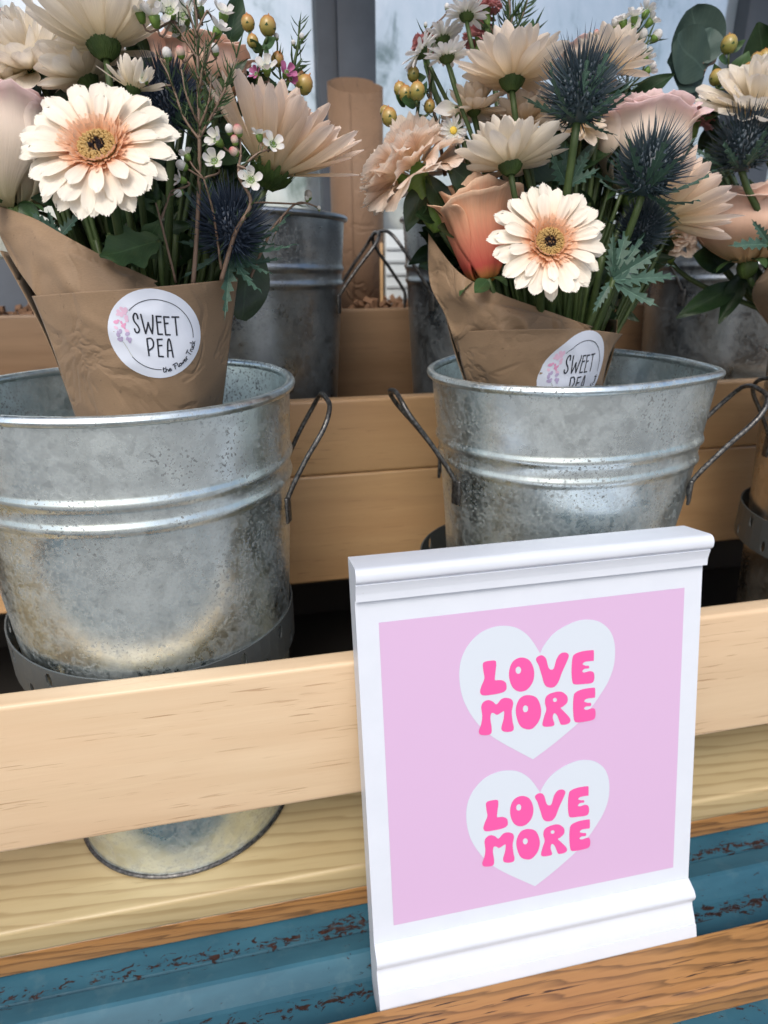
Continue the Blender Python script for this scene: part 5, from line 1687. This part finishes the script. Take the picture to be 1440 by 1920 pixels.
sprig('white waxflower cluster on dark stems at the top right of the right bouquet', 'waxflower_sprig', 'waxflower',
      [(1150, 260, .125), (1172, 180, .12), (1180, 110, .118), (1190, 60, .116)], [[(1178, 130, .118), (1205, 90, .116), (1225, 70, .116)], [(1172, 170, .12), (1205, 140, .118)], [(1180, 110, .118), (1165, 65, .118)]],
      [(1168, 38, .115, 20, 'f', nrm(-.3, .8, .5)), (1190, 30, .112, 21, 'f', UPC), (1212, 20, .114, 19, 'f', nrm(.3, .9, .3)), (1222, 38, .115, 19, 'f', nrm(.6, .5, .4)), (1232, 66, .116, 15, 'b', nrm(.6, .7, .2)), (1205, 65, .118, 15, 'b', UPC), (1212, 105, .116, 18, 'f', nrm(.6, .6, .3)), (1195, 96, .116, 17, 'f', FC), (1218, 130, .116, 17, 'f', nrm(.8, .3, .3)), (1185, 50, .112, 18, 'f', FC), (1155, 42, .118, 14, 'b', UPC), (1118, 62, .12, 9, 'br', UPC)],
      72, 'waxflower sprigs', needles=(.011, 1.8), tm='stem')
sprig('dark bushy needle sprig at the top middle right of the topmost daisy', 'waxflower_sprig', 'waxflower',
      [(940, 180, .15), (945, 90, .15), (955, 20, .15), (950, -30, .15)], [[(945, 90, .15), (975, 40, .15), (990, -5, .15)], [(942, 110, .15), (920, 50, .15)], [(948, 70, .15), (965, 20, .15)], [(942, 120, .15), (1000, 60, .15)]], [], 73, 'waxflower sprigs', needles=(.013, 1.0), tw=.0014)
sprig('thin needle twig rising left of the blush chrysanthemums', 'waxflower_sprig', 'waxflower',
      [(835, 330, .12), (822, 250, .12), (808, 180, .12), (800, 60, .125)], [[(822, 240, .12), (800, 170, .12)], [(824, 250, .12), (838, 190, .12)]], [(798, 46, .125, 6, 'b', UPC), (838, 12, .12, 8, 'b', UPC)], 74, 'waxflower sprigs', needles=(.010, 2.6))
leafy('fan of spiny green leaves above the smaller gerbera', [(1062, 345, .065, 1032, 285, .06, .55), (1064, 345, .066, 1060, 270, .07, .5), (1068, 346, .064, 1105, 285, .06, .55), (1066, 348, .062, 1122, 318, .055, .5)], 2, 'eryn_leaf', 'thistle leaves', mesh='serr', seed=80)
leafy('fan of spiny blue green leaves right of the smaller gerbera', [(1150, 520, .055, 1180, 420, .06, .4), (1150, 522, .052, 1235, 470, .05, .42), (1150, 525, .05, 1262, 520, .05, .34), (1152, 530, .05, 1225, 575, .045, .40), (1146, 528, .052, 1108, 590, .05, .36), (1148, 520, .056, 1150, 440, .06, .42), (1150, 522, .054, 1210, 440, .06, .36)], 2, 'eryn_leaf', 'thistle leaves', mesh='serr', seed=84)
leafy('spray of grey eucalyptus leaves against the window', [(1322, 128, .20, 1248, 118, .19, .95), (1322, 124, .20, 1292, 15, .20, .95), (1318, 118, .19, 1338, 50, .19, 1.0), (1322, 132, .19, 1255, 75, .185, .9), (1310, 178, .20, 1276, 150, .20, .9), (1310, 180, .20, 1268, 188, .20, .55), (1308, 172, .2, 1300, 145, .2, .8)], 2, 'euc', 'eucalyptus sprays', mesh='round', name='eucalyptus_spray', sm='twig', seed=90, sr=.0011,
      stem_pts=[(1290, 330, .19), (1305, 200, .20), (1322, 130, .20), (1340, 115, .20), (1345, 85, .20)])
leafy('spiky bright green leaf tips right of the needle sprig at the top', [(985, 110, .14, 1000, 38, .14, .42), (985, 110, .14, 975, 50, .14, .4)], 2, 'leaf2', 'dark filler leaves', seed=92)
leafy('dark leaves under the peach carnation', [(800, 330, .10, 850, 420, .095, .5), (800, 340, .105, 760, 430, .1, .5), (840, 310, .09, 905, 360, .085, .55)], 2, 'leaf', 'dark filler leaves', seed=93)
leafy('small pale leaf beside the blush chrysanthemum', [(855, 200, .1, 812, 208, .095, .5)], 2, 'whitep', 'dark filler leaves', seed=94)
leafy('curled green sepal leaf at the foot of the coral rosebud', [(915, 524, .076, 888, 552, .066, .55)], 2, 'leaf2', 'dark filler leaves', seed=95)

# ================================================================== BOUQUET AT THE RIGHT EDGE
BIND[3] = at(1600, 745, .122)
mum('full cream chrysanthemum cut off by the right edge', 1418, 205, .125, 112, nrm(-.15, .65, .8), 3, 101, 'cream', rows=((14, 0), (14, 16), (13, 34), (11, 54), (8, 72)), wid=.34, prof='long')
thistle('dark thistle in front of the cream chrysanthemum at the right edge', 1392, 300, .105, 74, nrm(.0, .9, .35), 3, 102, spines=320, nb=12)
rose('peach rose opening at the right edge', 1402, 490, .135, 100, nrm(-.08, 1, .30), 3, 103, 'rose_peach', BUDL, 1.35)
carnation('dim peach carnation under the long-petalled chrysanthemum', 1262, 450, .17, 48, nrm(-.2, .5, .7), 3, 104, 'carn', 26)
hypericum('green hypericum berries on upright stalks near the right edge', [(1375, 300, .16), (1370, 200, .16), (1366, 130, .16)],
          [(1367, 84, .158, 15, nrm(0, 1, .1)), (1343, 146, .158, 13, nrm(0, 1, .1)), (1404, 136, .155, 15, nrm(.05, 1, .1)), (1418, 112, .16, 11, nrm(.1, 1, 0)), (1434, 108, .162, 13, nrm(.1, 1, 0)), (1388, 148, .162, 7, nrm(0, 1, 0))],
          [(1366, 100, .158, 1396, 75, .155, .45), (1370, 170, .16, 1400, 100, .16, .7), (1360, 180, .16, 1320, 240, .15, .55), (1350, 165, .16, 1340, 118, .16, .5), (1366, 115, .16, 1342, 112, .158, .6)], 105)
leafy('spiny dark leaf crossing the peach rose at the right edge', [(1440, 458, .095, 1372, 458, .09, .35), (1440, 455, .095, 1415, 415, .09, .4)], 3, 'eryn_leaf', 'thistle leaves', mesh='serr', seed=110)
leafy('dark drooping leaves below the peach rose', [(1400, 500, .16, 1345, 610, .15, .3), (1390, 530, .16, 1275, 590, .15, .3), (1410, 500, .16, 1420, 560, .15, .5), (1380, 490, .17, 1280, 480, .16, .4)], 3, 'leaf', 'dark filler leaves', seed=111)
leafy('large dark leaf at the top right corner', [(1440, 150, .19, 1420, 40, .19, .7)], 3, 'leaf', 'dark filler leaves', seed=112)
def wrap3():
    t = thing('kraft_wrap', 'edge of a brown kraft paper wrap at the right border of the picture', 'paper wrap', at(1470, 700, .1))
    rows = [[(1548, 790, .125), (1585, 795, .095), (1640, 795, .095), (1672, 785, .125)], [(1478, 660, .125), (1540, 660, .085), (1630, 655, .085), (1700, 650, .125)],
            [(1412, 560, .125), (1490, 560, .078), (1610, 555, .078), (1720, 550, .125)], [(1442, 500, .125), (1510, 490, .078), (1620, 485, .078), (1730, 480, .125)]]
    back = [[(a, b - (25 if 0 < k < 3 else 0), Y if k in (0, 3) else .16) for k, (a, b, Y) in enumerate(r)] for r in rows]
    for nm, rw, sd in (('front_sheet', rows, 3), ('back_sheet', back, 6)):
        o = part(nm, mk(*patch(rw, 40, 34, .0022, sd)), MT['kraft'], t)
        md = o.modifiers.new('thickness', 'SOLIDIFY')
        md.thickness = .0004
wrap3()

# filler stems and dark leaves added to fill the shaded gaps inside each bouquet
def filler(bq, x0, x1, y0, y1, Y0, Y1, n, seed, where):
    rg = random.Random(seed)
    looks = ['narrow dark filler leaves deep among the stems of the %s', 'broad dark filler leaves deep among the stems of the %s']
    for i in range(n):
        its = []
        cx, cy, cY = rg.uniform(x0, x1), rg.uniform(y0, y1), rg.uniform(Y0, Y1)
        for k in range(4):
            a = rg.uniform(0, 6.28)
            l = rg.uniform(50, 95)
            its.append((cx + rg.uniform(-15, 15), cy + rg.uniform(-15, 15), cY + rg.uniform(-.01, .01), cx + l * math.cos(a), cy - l * math.sin(a) * .8 - 15, cY + rg.uniform(-.03, .03), rg.uniform(.25, .6)))
        kind = i % 2
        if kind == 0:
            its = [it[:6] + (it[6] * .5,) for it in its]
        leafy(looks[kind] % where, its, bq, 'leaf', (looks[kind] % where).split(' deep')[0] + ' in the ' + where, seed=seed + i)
filler(1, 60, 460, 130, 490, .105, .16, 34, 200, 'left bouquet')
filler(2, 810, 1270, 180, 560, .105, .16, 34, 300, 'right bouquet')
filler(3, 1300, 1480, 240, 480, .16, .21, 10, 400, 'bouquet at the right edge')
filler(1, 190, 450, 360, 500, .10, .15, 14, 500, 'left bouquet')
filler(2, 850, 1180, 430, 590, .105, .15, 14, 600, 'right bouquet')
filler(1, 120, 440, 300, 490, .15, .18, 18, 700, 'left bouquet')
filler(2, 830, 1250, 330, 570, .15, .18, 18, 800, 'right bouquet')
def stalks(bq, pts, seed, where):
    rg = random.Random(seed)
    for (px, py, Y, rp) in pts:
        p = at(px, py, Y)
        e = BIND[bq] + V((rg.uniform(-.02, .02), rg.uniform(-.015, .01), 0))
        o = link('bare_stalk', mk(*tube_vf(bez(p, p.lerp(e, .3), p.lerp(e, .7), e, 8), rp, 7)), MT['stem'])
        o['label'] = 'plain green stalk among the stems of the ' + where
        o['category'] = 'stalk'
        o['group'] = 'plain stalks of the ' + where
stalks(1, [(240, 430, .075, .0022), (205, 440, .085, .0022), (180, 450, .09, .0016), (330, 440, .09, .0018), (300, 440, .10, .002), (395, 430, .10, .002)], 1, 'left bouquet')
stalks(2, [(1130, 480, .07, .0024), (1165, 480, .075, .0026), (1085, 500, .08, .0018), (1060, 520, .09, .0018), (1150, 420, .09, .0018), (1105, 520, .085, .0015), (1075, 500, .075, .0014), (1180, 470, .09, .0022)], 2, 'right bouquet')
